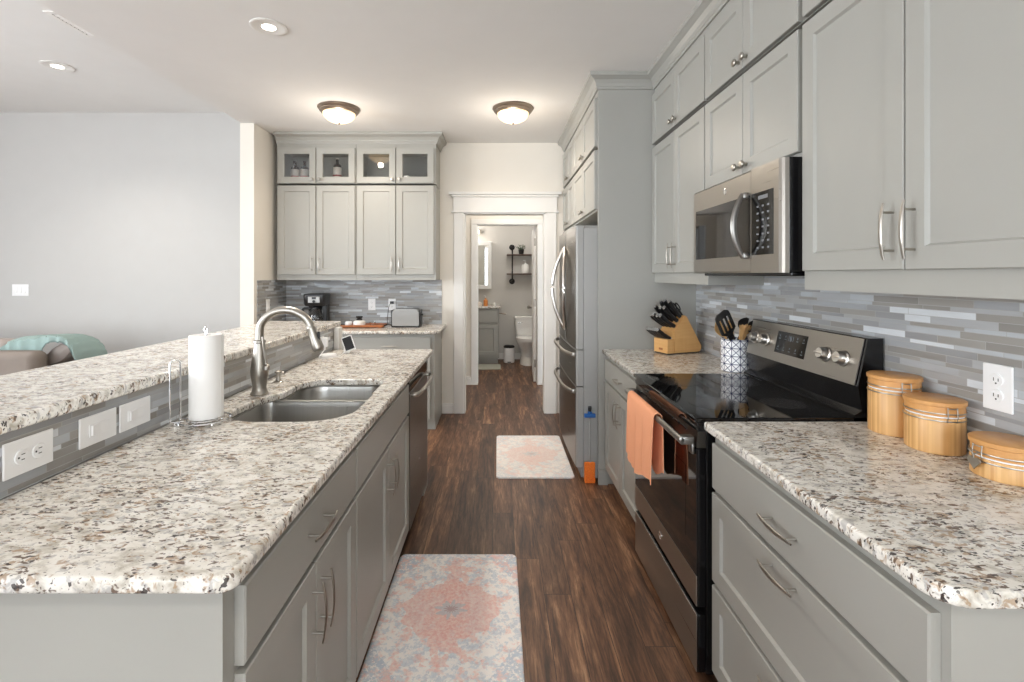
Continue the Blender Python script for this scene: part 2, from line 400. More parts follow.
# ------------------------------------------------------------------ the setting
CZ = 2.77; LZ = 3.095; YB = 4.96; XR = 1.35
XL = -6.5; YR = -3.5
TX = -2.285                      # edge between kitchen and living-room ceilings
bm = B(); box(bm, XL-.1, 3.0, YR-.1, 8.7, -.1, 0); struct('floor', bm, 'floor')
bm = B(); box(bm, TX, XR+.1, YR-.1, YB, CZ, LZ+.1); struct('ceiling', bm, 'ceil')
bm = B(); box(bm, XL-.1, TX-.001, YR-.1, 5.1, LZ, LZ+.1); struct('ceiling_living', bm, 'ceil')
# right wall (kitchen side)
bm = B(); box(bm, XR, XR+.1, YR-.1, YB, 0, CZ); struct('wall_right', bm, 'wall')
# back wall with cased opening X -.355...492, top 2.06
bm = B(); box(bm, -2.172, -.355, YB, YB+.12, 0, CZ); box(bm, .492, XR+.1, YB, YB+.12, 0, CZ); box(bm, -.355, .492, YB, YB+.12, 2.06, CZ)
struct('wall_back', bm, 'wall')
bm = B(); box(bm, -2.297, -2.173, 4.31, YB+.12, 0, CZ-.001); struct('wall_stub', bm, 'wall')
bm = B(); box(bm, XL-.1, -2.298, 5.0, 5.1, 0, LZ); struct('wall_living', bm, 'wall_cool')
# window walls
def wall_with_windows(name, m, axis, const, t, a0, a1, z1, wins):
    bm = B(); cur = a0
    def bx(p0, p1, q0, q1):
        if axis == 'x': box(bm, p0, p1, const-t, const, q0, q1)
        else: box(bm, const-t, const, p0, p1, q0, q1)
    for (w0, w1, s0, s1) in wins:
        bx(cur, w0, 0, z1); bx(w0, w1, 0, s0); bx(w0, w1, s1, z1); cur = w1
    bx(cur, a1, 0, z1); struct(name, bm, m)
rw = [(-5.6, -3.0, .6, 2.5), (-2.4, 1.2, .6, 2.5)]
wall_with_windows('wall_rear', 'wall_cool', 'x', YR, .1, XL-.1, XR+.1, CZ, rw)
bm = B(); box(bm, XL-.1, TX-.001, YR-.1, YR, CZ, LZ); struct('wall_rear_upper', bm, 'wall_cool')
lw = [(-.8, 3.2, .55, 2.45)]
wall_with_windows('wall_left', 'wall_cool', 'y', XL, .1, YR, 5.1, LZ, lw)
wn = 0
for (w0, w1, s0, s1) in rw:
    wn += 1; bm = B()
    for a, b in ((w0, w0+.05), (w1-.05, w1), ((w0+w1)/2-.025, (w0+w1)/2+.025)): box(bm, a, b, YR-.08, YR-.02, s0, s1)
    for a, b in ((s0, s0+.05), (s1-.05, s1), (1.5, 1.54)): box(bm, w0, w1, YR-.08, YR-.02, a, b)
    f = struct('window_%d' % wn, bm, 'white'); bm = B(); box(bm, w0, w1, YR-.055, YR-.05, s0, s1); to_obj('pane', bm, 'winpane', f)
for (w0, w1, s0, s1) in lw:
    wn += 1; bm = B()
    for a, b in ((w0, w0+.05), (w1-.05, w1), (.5, .55), (1.85, 1.9)): box(bm, XL-.08, XL-.02, a, b, s0, s1)
    for a, b in ((s0, s0+.05), (s1-.05, s1)): box(bm, XL-.08, XL-.02, w0, w1, a, b)
    f = struct('window_%d' % wn, bm, 'white'); bm = B(); box(bm, XL-.055, XL-.05, w0, w1, s0, s1); to_obj('pane', bm, 'winpane', f)
# hall behind the opening, bathroom
HY = 6.25
bm = B(); box(bm, -2.2, -.276, HY, HY+.12, 0, 2.6); box(bm, .52, 2.9, HY, HY+.12, 0, 2.6); box(bm, -.276, .52, HY, HY+.12, 2.075, 2.6); struct('wall_hall', bm, 'wall')
bm = B(); box(bm, -2.3, -2.2, YB+.12, 8.6, 0, 2.6); struct('wall_hall_left', bm, 'wall')
bm = B(); box(bm, 2.9, 3.0, YB+.12, 8.6, 0, 2.6); struct('wall_hall_right', bm, 'wall')
bm = B(); box(bm, -2.3, 3.0, YB+.121, 8.6, 2.6, 2.7); struct('ceiling_hall', bm, 'ceil')
BY = 8.15
bm = B(); box(bm, -2.2, 2.9, BY, BY+.1, 0, 2.6); struct('wall_bathroom', bm, 'bathwall')
bm = B(); box(bm, -1.0, -.9, HY+.121, BY, 0, 2.6); struct('wall_bathroom_left', bm, 'bathwall')
bm = B(); box(bm, 1.0, 1.1, HY+.121, BY, 0, 2.6); struct('wall_bathroom_right', bm, 'bathwall')
# casing of the kitchen opening
bm = B()
box(bm, -.451, -.352, YB-.02, YB-.0005, 0, 2.06, .003); box(bm, .489, .597, YB-.02, YB-.0005, 0, 2.06, .003)
box(bm, -.455, .602, YB-.024, YB-.0005, 2.062, 2.21, .002)
box(bm, -.475, .622, YB-.034, YB-.0005, 2.052, 2.068, .004)
box(bm, -.475, .622, YB-.040, YB-.0005, 2.21, 2.235, .008); box(bm, -.5, .647, YB-.055, YB-.0005, 2.235, 2.262, .004)
box(bm, -.3545, -.335, YB-.01, YB+.13, 0, 2.059); box(bm, .472, .4915, YB-.01, YB+.13, 0, 2.059); box(bm, -.355, .492, YB-.01, YB+.13, 2.041, 2.0595)
struct('trim_1', bm, 'white')
bm = B()
box(bm, -.346, -.27, HY-.018, HY-.0005, 0, 2.07, .003); box(bm, .512, .572, HY-.018, HY-.0005, 0, 2.07, .003); box(bm, -.346, .572, HY-.018, HY-.0005, 2.071, 2.135, .003)
box(bm, -.2755, -.26, HY, HY+.13, 0, 2.074); box(bm, .505, .5195, HY, HY+.13, 0, 2.074); box(bm, -.276, .52, HY, HY+.13, 2.06, 2.0745)
struct('trim_2', bm, 'white')
def baseb(name, x0, x1, y0, y1):
    bm = B(); box(bm, x0, x1, y0, y1, 0, .085, .002); 
    if x1-x0 > y1-y0: box(bm, x0, x1, y0+.004, y1, .085, .105, .004)
    else: box(bm, x0, x1, y0, y1, .085, .105, .003)
    struct(name, bm, 'white')
baseb('baseboard_back', -.572, -.453, YB-.016, YB-.0005)
baseb('baseboard_hall', -2.19, -.348, HY-.016, HY-.0005); baseb('baseboard_hall_right', .575, 2.89, HY-.016, HY-.0005)
baseb('baseboard_bathroom', -.89, .99, BY-.016, BY-.0005)
# bathroom door, swung open against the right
d = B(); prism(d, [(.468, HY+.135), (.503, HY+.135), (.533, HY+.88), (.498, HY+.88)], .01, 2.05, 'z')
for (a, b) in ((.2, .95), (1.1, 1.9)): prism(d, [(.470, HY+.26), (.475, HY+.26), (.495, HY+.76), (.490, HY+.76)], a, b, 'z')
dr = struct('door_1', d, 'white')
bm = B()
for z in (.25, 1.05, 1.85): box(bm, .475, .500, HY+.1325, HY+.1345, z-.05, z+.05)
to_obj('hinge', bm, 'nickel', dr)
bm = B(); lathe(bm, [(.012, 0), (.012, .03), (.027, .045), (.03, .06), (.018, .07), (0, .07)], (.496, HY+.82, .95), 16, '-x'); to_obj('door_knob', bm, 'nickel', dr, smooth=True)

# ------------------------------------------------------------------ tile backsplashes
T = lambda o, l: tag(o, l, 'backsplash')
bm = B(); box(bm, XR-.008, XR-.0005, .0, 3.279, .9145, 1.41); T(to_obj('tile_backsplash', bm, 'tile'), 'grey linear mosaic tile backsplash behind the range and bamboo canisters')
bm = B(); box(bm, -2.17, -.575, YB-.008, YB-.0005, .9145, 1.368); T(to_obj('tile_backsplash', bm, 'tile'), 'grey linear mosaic tile backsplash behind the coffee maker and toaster')
bm = B(); box(bm, -2.1725, -2.165, 4.36, YB-.009, .9145, 1.368); T(to_obj('tile_backsplash', bm, 'tile'), 'short return of grey mosaic tile on the wall end beside the coffee corner')
bm = B(); box(bm, -1.122, -1.114, .3, 3.279, .9145, 1.0595); T(to_obj('tile_backsplash', bm, 'tile'), 'low strip of grey mosaic tile under the raised bar beside the faucet')

# ------------------------------------------------------------------ cabinet kit (front faces local -Y, width along X)
def slab_front(w, h, t=.02):
    """rings of a rect at centre 0, from z 0..h"""
    return lambda i, y: [(-w/2+i, y, i), (w/2-i, y, i), (w/2-i, y, h-i), (-w/2+i, y, h-i)]
def shaker_bm(w, h, rail=.057, glass=False, flat=False):
    bm = B(); R = slab_front(w, h)
    if flat: loops(bm, [R(0, .02), R(0, .003), (R(.0035, 0))]); return bm
    if glass: loops(bm, [R(0, .02), R(0, .003), R(.002, 0), R(rail, 0), R(rail+.004, .004), R(rail+.004, .02)], close=True); return bm
    loops(bm, [R(0, .02), R(0, .003), R(.002, 0), R(rail, 0), R(rail+.006, .009)]); return bm
_pulls = {}
def pull_mesh():
    if 'p' in _pulls: return _pulls['p']
    bm = B(); L = .148; pts = []; ra = []; rb = []
    for i in range(15):
        t = -1+2*i/14; pts.append((0, -.027-.009*(1-t*t), t*L/2)); ra.append(.0030+.0035*(1-t*t)); rb.append(.0028)
    tube(bm, pts, ra, 8, rb, up=(0, 1, 0))
    for s in (-1, 1): tube(bm, [(0, -.001, s*.050), (0, -.031, s*.050)], .0032, 8, up=(0, 0, 1))
    o = to_obj('handle', bm, 'nickel', smooth=True); me = o.data; bpy.data.objects.remove(o); _pulls['p'] = me; return me
def knob_mesh():
    if 'k' in _pulls: return _pulls['k']
    bm = B(); lathe(bm, [(.006, 0), (.006, .012), (.015, .018), (.016, .024), (.012, .028), (0, .029)], (0, -.001, 0), 16, '-y')
    o = to_obj('knob', bm, 'nickel', smooth=True); me = o.data; bpy.data.objects.remove(o); _pulls['k'] = me; return me
def add_pull(front, x, z, horiz=False, knob=False):
    o = bpy.data.objects.new('knob' if knob else 'handle', knob_mesh() if knob else pull_mesh()); COL.objects.link(o)
    o.parent = front; o.location = (x, 0, z)
    if horiz: o.rotation_euler = (0, PI/2, 0)
def cabinet(name, label, loc, rz, w, z0, z1, depth, fronts, toe=0, group=None, cat='cabinet', hollow=False, apron=None, fx=None, toe_m='kick', sag=0):
    t = thing(name, label, cat, (loc[0], loc[1], 0), rz, group)
    bm = B(); a, b = fx if fx else (-w/2, w/2)
    a += .0006; b -= .0006
    y0 = .0205
    if hollow:
        box(bm, a, a+.018, y0, depth, z0, z1); box(bm, b-.018, b, y0, depth, z0, z1); box(bm, a+.018, b-.018, depth-.01, depth, z0, z1)
        box(bm, a+.018, b-.018, y0, depth-.01, z0, z0+.03); box(bm, a+.018, b-.018, y0+.0205, depth-.01, z1-.10, z1); box(bm, a+.018, b-.018, y0, y0+.02, z1-.125, z1)
        box(bm, -.02, .02, y0, y0+.02, z0+.03, z1-.125)
    else:
        box(bm, a, b, y0, depth, z0+toe, z1)
        if toe: box(bm, a, b, y0+.06, depth, z0+.0005, z0+toe)
    to_obj('body', bm, 'cab', t)
    for f in fronts:
        x0, x1, q0, q1, kind = f[:5]; nm = {'door': 'door', 'glass': 'door', 'drawer': 'drawer_front', 'flat': 'drawer_front', 'false': 'false_front'}[kind]
        fo = to_obj(nm, shaker_bm(x1-x0, q1-q0, glass=kind == 'glass', flat=kind in ('flat', 'false')), 'cab', t)
        fo.location = ((x0+x1)/2, 0, q0)
        if kind == 'glass':
            g = B(); W2 = (x1-x0)/2-.06; box(g, -W2, W2, .010, .013, .06, q1-q0-.06); to_obj('glass_pane', g, 'pane', fo)
        for h in f[5:]:
            add_pull(fo, h[1]-(x0+x1)/2, h[2]-q0, h[0] == 'h', h[0] == 'k')
    return t
def two_doors(w, q0, q1, kind, pull, e=.012, g=.0025):
    """pull: 'top','bottom','kb' (knob bottom)"""
    out = []
    for s in (-1, 1):
        x0, x1 = sorted((s*g, s*(w/2-e))); hx = s*(g+.03)
        hz = {'top': ('v', hx, q1-.11), 'bottom': ('v', hx, q0+.10), 'kb': ('k', hx, q0+.035)}[pull]
        out.append((x0, x1, q0, q1, kind, hz))
    return out
R_ = -PI/2; L_ = PI/2
FX = .72                                  # right base fronts
# near right base: three drawers
cabinet('base_cabinet', 'grey base cabinet of three wide drawers under the granite with the bamboo canisters', (FX, 1.2195), R_, .859, 0, .883, .625,
    [(-.411, .411, .70, .851, 'flat', ('h', 0, .778)), (-.411, .411, .39, .685, 'drawer', ('h', 0, .655)), (-.411, .411, .085, .374, 'drawer', ('h', 0, .345))], toe=.07)
cabinet('base_cabinet', 'grey base cabinet with one drawer over two doors, between range and refrigerator', (FX, 2.861), R_, .836, 0, .883, .625,
    [(-.40, .40, .715, .852, 'flat', ('h', 0, .785))]+two_doors(.83, .115, .70, 'door', 'top', .016), toe=.1)
# left run
LX = -.455
cabinet('base_cabinet', 'grey drawer-and-door base cabinet at the near end of the sink counter', (LX, 1.196), L_, .722, 0, .883, .655,
    [(-.324, .357, .712, .857, 'flat', ('h', .0165, .79)), (-.324, .013, .115, .697, 'door', ('v', -.012, .59)), (.018, .357, .115, .697, 'door', ('v', .045, .59))], toe=.1)
# sink base: open box so that the bowls fit
t = thing('sink_cabinet', 'grey sink base cabinet with a blank panel over two doors, beside the dishwasher', 'cabinet', (LX, 2.017, 0), L_)
bm = B(); w = .918
box(bm, -w/2, -w/2+.018, .0205, .655, .1, .883); box(bm, w/2-.018, w/2, .0205, .655, .1, .883); box(bm, -w/2+.018, w/2-.018, .0205, .655, .1, .12)
box(bm, -w/2+.018, w/2-.018, .0205, .04, .70, .883); box(bm, -w/2+.018, w/2-.018, .0205, .04, .1201, .14); box(bm, -w/2, w/2, .08, .655, .0005, .0995); box(bm, -.02, .02, .0205, .04, .14, .70)
to_obj('body', bm, 'cab', t)
for f in [(-.455, .455, .712, .857, 'false')]+two_doors(w, .115, .697, 'door', 'top', .004):
    x0, x1, q0, q1, kind = f[:5]; fo = to_obj('false_front' if kind == 'false' else 'door', shaker_bm(x1-x0, q1-q0, flat=kind == 'false'), 'cab', t); fo.location = ((x0+x1)/2, 0, q0)
    for h in f[5:]: add_pull(fo, h[1]-(x0+x1)/2, h[2]-q0)
# end panels of the left run + pony wall
bm = B(); box(bm, -1.11, -.475, 3.10, 3.262, .0, .883, .001); o = to_obj('end_panel', bm, 'cab'); tag(o, 'grey filler panel closing the far end of the sink counter past the dishwasher', 'panel')
bm = B(); box(bm, -1.26, -1.1225, .795, 3.30, 0, 1.059); struct('wall_pony', bm, 'cab')
bm = B(); box(bm, -1.27, -1.075, 3.3005, 3.345, 0, 1.059, .003); box(bm, -1.113, -1.078, 3.281, 3.30, .9145, 1.059, .002); struct('trim_3', bm, 'white')
# uppers right
UX = 1.04
UD = XR-UX-.001
cabinet('wall_cabinet', 'tall grey wall cabinet with two doors hanging above the bamboo canisters', (UX, 1.24), R_, .868, 1.366, 2.2725, UD,
    two_doors(.868, 1.43, 2.27, 'door', 'bottom', .018))
cabinet('upper_cabinet', 'short grey top cabinet with two doors, stacked over the cabinet above the canisters', (UX, 1.24), R_, .868, 2.295, 2.72, UD,
    two_doors(.868, 2.297, 2.63, 'door', 'kb', .018))
cabinet('wall_cabinet', 'small grey two-door wall cabinet directly above the microwave', (UX, 2.0575), R_, .765, 1.831, 2.2725, UD,
    two_doors(.765, 1.845, 2.27, 'door', 'kb', .006))
cabinet('upper_cabinet', 'short grey top cabinet with two doors, highest of the stack over the microwave', (UX, 2.0575), R_, .765, 2.295, 2.72, UD,
    two_doors(.765, 2.297, 2.63, 'door', 'kb', .006))
cabinet('wall_cabinet', 'tall grey wall cabinet with two narrow doors above the knife block', (UX, 2.860), R_, .838, 1.366, 2.2725, UD,
    two_doors(.838, 1.43, 2.27, 'door', 'bottom', .006))
cabinet('upper_cabinet', 'short grey top cabinet with two doors, stacked over the cabinet above the knife block', (UX, 2.860), R_, .838, 2.295, 2.72, UD,
    two_doors(.838, 2.297, 2.63, 'door', 'kb', .006))
# fridge surround
PX = .66
bm = B(); box(bm, .6812, XR-.001, 3.281, 3.306, .0, 2.72, .001); box(bm, .678, .74, 3.262, 3.281, .0, .10)
o = to_obj('tall_panel', bm, 'cab'); tag(o, 'tall grey panel standing between the knife-block counter and the refrigerator', 'panel')
FD = XR-PX-.001
cabinet('fridge_cabinet', 'grey two-door cabinet directly over the refrigerator', (PX, 3.782), R_, .95, 1.855, 2.2725, FD, two_doors(.95, 1.868, 2.27, 'door', 'kb', .008), cat='cabinet')
cabinet('upper_cabinet', 'short grey top cabinet with two doors, highest above the refrigerator', (PX, 3.782), R_, .95, 2.295, 2.72, FD, two_doors(.95, 2.297, 2.63, 'door', 'kb', .008))
cabinet('pantry_cabinet', 'tall grey pantry cabinet between the refrigerator and the white door casing', (PX, 4.597), R_, .676, 0, 2.2725, FD,
    two_doors(.676, 1.868, 2.27, 'door', 'kb', .012)+two_doors(.676, .115, 1.85, 'door', 'bottom', .012), toe=.1)
cabinet('upper_cabinet', 'short grey top cabinet with two doors, above the pantry next to the back wall', (PX, 4.597), R_, .676, 2.295, 2.72, FD, two_doors(.676, 2.297, 2.63, 'door', 'kb', .012))
# back cabinets
BX = .5*(-2.117-.594); BW = 1.523; FY = 4.616
def back_cab(x0, x1, tag_lo, tag_hi, fa, fb):
    cx = (x0+x1)/2; w = x1-x0
    for (q0, q1, z0, z1, kind, pull, lab, nm) in ((1.42, 2.271, 1.368, 2.274, 'door', 'bottom', tag_lo, 'wall_cabinet'), (2.293, 2.632, 2.290, 2.72, 'glass', 'kb', tag_hi, 'glass_cabinet')):
        fr = []
        for s, e in ((-1, fa), (1, fb)):
            a, b = sorted((s*.004, s*(w/2)-s*e)); hx = s*.035
            fr.append((a, b, q0, q1, kind, ('v', hx, q0+.10) if pull == 'bottom' else ('k', hx, q0+.035)))
        cabinet(nm, lab, (cx, FY), 0, w, z0, z1, YB-FY-.001, fr, hollow=kind == 'glass')
back_cab(-2.117, -1.3565, 'grey two-door wall cabinet over the coffee maker', 'grey glass-door cabinet with bottles inside, over the coffee maker', .018, .010)
back_cab(-1.3555, -.594, 'grey two-door wall cabinet over the toaster, nearest the doorway', 'empty grey glass-door cabinet over the toaster, reflecting a lamp', .010, .018)
bx = (-.575-2.165)/2
cabinet('base_cabinet', 'grey base cabinet with a drawer under the toaster at the back wall', (-1.02, 4.36), 0, .89, 0, .883, .595,
    [(-.345, .41, .70, .855, 'flat', ('h', .045, .775))]+[(-.345, .03, .115, .685, 'door', ('v', 0, .58)), (.035, .41, .115, .685, 'door', ('v', .065, .58))], toe=.1)
cabinet('base_cabinet', 'grey corner base cabinet under the coffee maker, mostly behind the raised bar', (-1.818, 4.36), 0, .70, 0, .883, .595,
    [(-.33, .335, .70, .855, 'flat', ('h', 0, .775))]+two_doors(.69, .115, .685, 'door', 'top'), toe=.1)
# crown mouldings
def sweep(path, prof, name, label):
    """path: list of (x,y) with outward = right-hand side of travel; prof (out,z)"""
    bm = B(); rings = []
    P = [Vector(p) for p in path]
    for i, p in enumerate(P):
        ds = []
        if i > 0: ds.append((p-P[i-1]).normalized())
        if i < len(P)-1: ds.append((P[i+1]-p).normalized())
        ns = [Vector((d.y, -d.x)) for d in ds]
        n = sum(ns, Vector((0, 0))); n.normalize(); k = 1/max(.2, n.dot(ns[0]))
        rings.append([(p.x+n.x*k*o, p.y+n.y*k*o, z) for o, z in prof])
    loops(bm, rings); o = to_obj(name, bm, 'cab', smooth=False); tag(o, label, 'moulding')
CP = [(0, 2.672), (.010, 2.672), (.012, 2.684), (.018, 2.690), (.022, 2.706), (.036, 2.728), (.058, 2.742), (.066, 2.746), (.068, 2.7695), (-.018, 2.7695), (-.018, 2.7205), (0, 2.7205)]
sweep([(1.0602, .805), (1.0602, 3.2802), (.6802, 3.2802), (.6802, 4.955)], [(-a, z) for a, z in CP], 'crown_moulding', 'grey crown moulding along the top of the cabinets over microwave and refrigerator')
sweep([(-2.12, 4.6362), (-.5938, 4.6362), (-.5938, 4.957)], CP, 'crown_moulding', 'grey crown moulding on top of the glass-door cabinets at the back wall')

# ------------------------------------------------------------------ countertops
CT = (.884, .914)
o = to_obj('countertop', slab(rrect(.705, XR-.0085, .765, 1.664, [.055, 0, 0, .012]), [], *CT), 'granite'); tag(o, 'speckled granite countertop carrying the three bamboo canisters', 'countertop')
o = to_obj('countertop', slab(rrect(.705, XR-.0085, 2.442, 3.279, [.012, 0, 0, 0]), [], *CT), 'granite'); tag(o, 'speckled granite countertop under the knife block and utensil crock', 'countertop')
NB = (-.985, -.528, 1.662, 2.045); FB = (-.915, -.54, 2.065, 2.330)
# one cutout whose left side steps in between the big and the small bowl
cut = rrect(NB[0], NB[1], NB[2], 2.04, [.15, .15, 0, 0])[:-2]+[(-.530, 2.04), (-.538, 2.07)]+rrect(FB[0], FB[1], 2.0, FB[3], [0, 0, .07, .11])[2:]+[(-.920, 2.072), (-.94, 2.04), (-.975, 1.96)]
o = to_obj('countertop', slab(rrect(-1.1135, -.44, .802, 3.28, [0, .03, .02, 0]), [cut], *CT, bev=.008), 'granite'); tag(o, 'long speckled granite countertop holding the sink, faucet and paper towels', 'countertop')
o = to_obj('bar_top', slab(rrect(-1.60, -1.10, .35, 3.40, [0, 0, .015, .015]), [], 1.060, 1.094), 'granite'); tag(o, 'raised granite bar top running behind the faucet towards the coffee corner', 'countertop')
o = to_obj('countertop', slab([(-2.1645, 4.335), (-.57, 4.335), (-.53, 4.385), (-.53, 4.9515), (-2.1645, 4.9515)], [], *CT), 'granite'); tag(o, 'speckled granite countertop under toaster, wooden tray and coffee maker', 'countertop')
# ------------------------------------------------------------------ sink, faucet
t = thing('double_sink', 'stainless steel double-bowl sink set under the granite beside the faucet', 'sink', (-.74, 1.98, .70))
rn = rrect(*NB[:2], NB[2], NB[3], [.14, .14, .06, .04]); rf = rrect(*FB[:2], FB[2], FB[3], [.035, .035, .07, .10])
bm = slab(rrect(-1.02, -.50, 1.63, 2.36, .05), [rn, rf], .878, .8835, .0015); to_obj('sink_rim', bm, 'sink', t, True)
def bowl_obj(x0, x1, y0, y1, r, dep, dx):
    bm = B(); R = lambda i, z: [(p[0], p[1], z) for p in rrect(x0+i, x1-i, y0+i, y1-i, [max(.02, q-i*.6) for q in r])]
    zt = .8775; zb = zt-dep
    rings = [R(.10, zb+.002), R(.045, zb+.003), R(.022, zb+.010), R(.010, zb+.03), R(.004, zt-.02), R(0, zt), R(-.003, zt), R(0, zt-.02), R(.006, zb+.03), R(.02, zb), R(.05, zb-.003)]
    loops(bm, rings); o = to_obj('bowl', bm, 'sink', t, True, smooth=True)
    bm = B(); lathe(bm, [(0, 0), (.035, 0), (.045, .003), (.045, .0045), (.036, .004), (.034, .002), (0, .002)], ((x0+x1)/2, (y0+y1)/2+.02, zb+.0025), 24); to_obj('drain', bm, 'nickel', t, True, smooth=True)
bowl_obj(*NB, [.14, .14, .06, .04], .20, 0); bowl_obj(*FB, [.035, .035, .07, .10], .17, 0)

fx, fy = -1.0, 2.04
t = thing('kitchen_faucet', 'brushed nickel gooseneck pull-down faucet standing behind the sink', 'faucet', (fx-.005, fy, .9142))
bm = B(); lathe(bm, [(0, 0), (.036, 0), (.037, .004), (.031, .012), (.027, .03), (.034, .075), (.036, .10), (.031, .14), (.024, .19), (.021, .215), (.024, .218), (.024, .226), (.019, .23), (0, .23)], n=28)
to_obj('body', bm, 'nickel', t, smooth=True)
pts = [(0, 0, .228), (0, 0, .26), (0, 0, .285)]
pts = [(0, 0, .228), (0, 0, .245), (0, 0, .258)]
for i in range(1, 15):
    a = PI-i*(PI*.93)/14; pts.append((.110+.110*math.cos(a), -.004*i/14, .262+.092*math.sin(a)))
bm = B(); tube(bm, smoothpath(pts, 3), .0165, 16, up=(0, 1, 0)); to_obj('spout', bm, 'nickel', t, smooth=True)
e = Vector(pts[-1]); d = Vector((.33, 0, -.94)).normalized()
bm = B(); q = [e+d*k for k in (-.004, 0, .006, .012, .04, .07, .092, .10, .104)]
tube(bm, q, [.0166, .0185, .0185, .0175, .019, .023, .0245, .0225, .018], 16, up=(0, 1, 0)); o = to_obj('spray_head', bm, 'nickel', t, smooth=True)
bm = B(); p = e+d*.045+Vector((.019, -.004, .003)); box(bm, p.x-.004, p.x+.006, p.y-.006, p.y+.006, p.z-.022, p.z+.022, .003); to_obj('spray_button', bm, 'black', o)
bm = B(); tube(bm, [(.02, -.012, .115), (.040, -.024, .115)], [.011, .010], 12); lathe(bm, [(.006, 0), (.014, .004), (.014, .02), (.006, .026), (0, .026)], (.040, -.024, .104), 14)
tube(bm, smoothpath([(.040, -.024, .125), (.037, -.026, .16), (.031, -.028, .20), (.028, -.03, .245)], 4), [.0055]*7+[.0045]*6, 8); to_obj('lever', bm, 'nickel', t, smooth=True)
bm = B(); lathe(bm, [(0, 0), (.022, 0), (.022, .003), (.012, .007), (.009, .025), (.010, .04), (.017, .043), (.017, .05), (.010, .054), (0, .055)], n=20)
tube(bm, [(0, 0, .047), (.02, -.01, .05), (.03, -.014, .045)], [.005, .004, .004], 8)
o = to_obj('soap_dispenser', bm, 'nickel', smooth=True); o.location = (-1.03, 2.27, .9142); tag(o, 'small nickel soap dispenser on the counter just past the faucet', 'dispenser')

# paper towel
t = thing('paper_towel_holder', 'chrome wire paper towel holder standing on the sink counter', 'holder', (-1.0, 1.655, .9142))
bm = B(); ring = [(.078*math.cos(2*PI*i/40), .078*math.sin(2*PI*i/40), .010) for i in range(40)]; tube(bm, ring, .0032, 8, closed=True)
ring = [(.055*math.cos(2*PI*i/32), .055*math.sin(2*PI*i/32), .013) for i in range(32)]; tube(bm, ring, .0028, 8, closed=True)
tube(bm, [(-.078, 0, .010), (.078, 0, .010)], .003, 8); tube(bm, [(0, -.078, .010), (0, .078, .010)], .003, 8)
for i in range(4):
    a = PI/4+i*PI/2; lathe(bm, [(0, 0), (.006, .001), (.007, .005), (.005, .010), (0, .010)], (.078*math.cos(a), .078*math.sin(a), 0), 12)
to_obj('base_ring', bm, 'chrome', t, smooth=True)
bm = B(); tube(bm, [(0, 0, .01), (0, 0, .305), (-.004, 0, .316), (0, 0, .325), (.006, 0, .318), (.005, 0, .303)], .0032, 8, up=(0, 1, 0)); to_obj('spindle', bm, 'chrome', t, smooth=True)
bm = B(); cx, cy = -.072, -.048; arm = [(cx-.012, cy-.008, .012), (cx-.012, cy-.008, .205)]
for i in range(7):
    a = PI-i*PI/6; arm.append((cx+.0144*math.cos(a)*.83, cy+.0144*math.cos(a)*.55, .205+.014*math.sin(a)))
arm += [(cx+.012, cy+.008, .205), (cx+.012, cy+.008, .012)]
tube(bm, arm, .003, 8, up=(.55, -.83, 0)); tube(bm, [arm[0], (cx+.012, cy+.008, .012), (-.05, -.035, .011)], .003, 8); lathe(bm, [(0, 0), (.006, .001), (.006, .012), (0, .012)], (cx, cy, 0), 12)
to_obj('side_arm', bm, 'chrome', t, smooth=True)
bm = B(); rings = []
for z in (0, .28):
    for q in ((.019, .0495) if z == 0 else (.0495, .019)):
        rings.append([(q*math.cos(2*PI*i/48)+(.0015 if q > .04 and i < 3 else 0), q*math.sin(2*PI*i/48), z) for i in range(48)])
loops(bm, rings, close=True); prism(bm, [(.0505, .0), (.0515, .0), (.0505, .0215), (.0485, .0215)], .001, .279, 'z')
o = to_obj('paper_towel_roll', bm, 'paper', smooth=True); o.location = (-1.0, 1.655, .9315); tag(o, 'white roll of paper towels on the chrome wire holder', 'paper towels')

# ------------------------------------------------------------------ outlets and switches
def plate(name, label, loc, rz, kind, horiz=False, w=.078, h=.12, cat='outlet'):
    """local: plate in XZ plane facing -Y, centre at 0"""
    t = thing(name, label, cat, loc, rz)
    if horiz: t.rotation_euler = Matrix.Rotation(rz, 3, 'Z').to_4x4().to_3x3().to_euler() ; t.rotation_euler = (Matrix.Rotation(rz, 3, 'Z') @ Matrix.Rotation(PI/2, 3, 'Y')).to_euler()
    bm = B(); box(bm, -w/2, w/2, -.0055, 0, -h/2, h/2, .003); to_obj('cover_plate', bm, 'plate', t)
    if kind == 'duplex':
        for s in (-1, 1):
            bm = B(); lathe(bm, [(0, 0), (.017, 0), (.017, .002), (.016, .003), (0, .003)], (0, -.0056, s*.021), 20, '-y'); r = to_obj('receptacle', bm, 'plate', t, smooth=True)
            bm = B(); box(bm, -.007, -.0052, -.0092, -.0087, s*.021-.003, s*.021+.006); box(bm, .0052, .007, -.0092, -.0087, s*.021-.003, s*.021+.005)
            lathe(bm, [(0, 0), (.0024, 0), (.0024, .0005), (0, .0005)], (0, -.0087, s*.021-.009), 10, '-y'); to_obj('slots', bm, 'slot', r)
    else:
        n = 3 if kind == 'rocker3' else 1
        for k in range(n):
            x = (k-(n-1)/2)*.046
            bm = B(); box(bm, x-.0165, x+.0165, -.008, -.0056, -.034, .034, .001); r = to_obj('switch_frame', bm, 'plate', t)
            bm = B(); prism(bm, [(-.0085, -.030), (-.0125, -.028), (-.0088, .002), (-.0085, .030)], x-.0135, x+.0135, 'x'); to_obj('rocker', bm, 'plate', r)
    return t
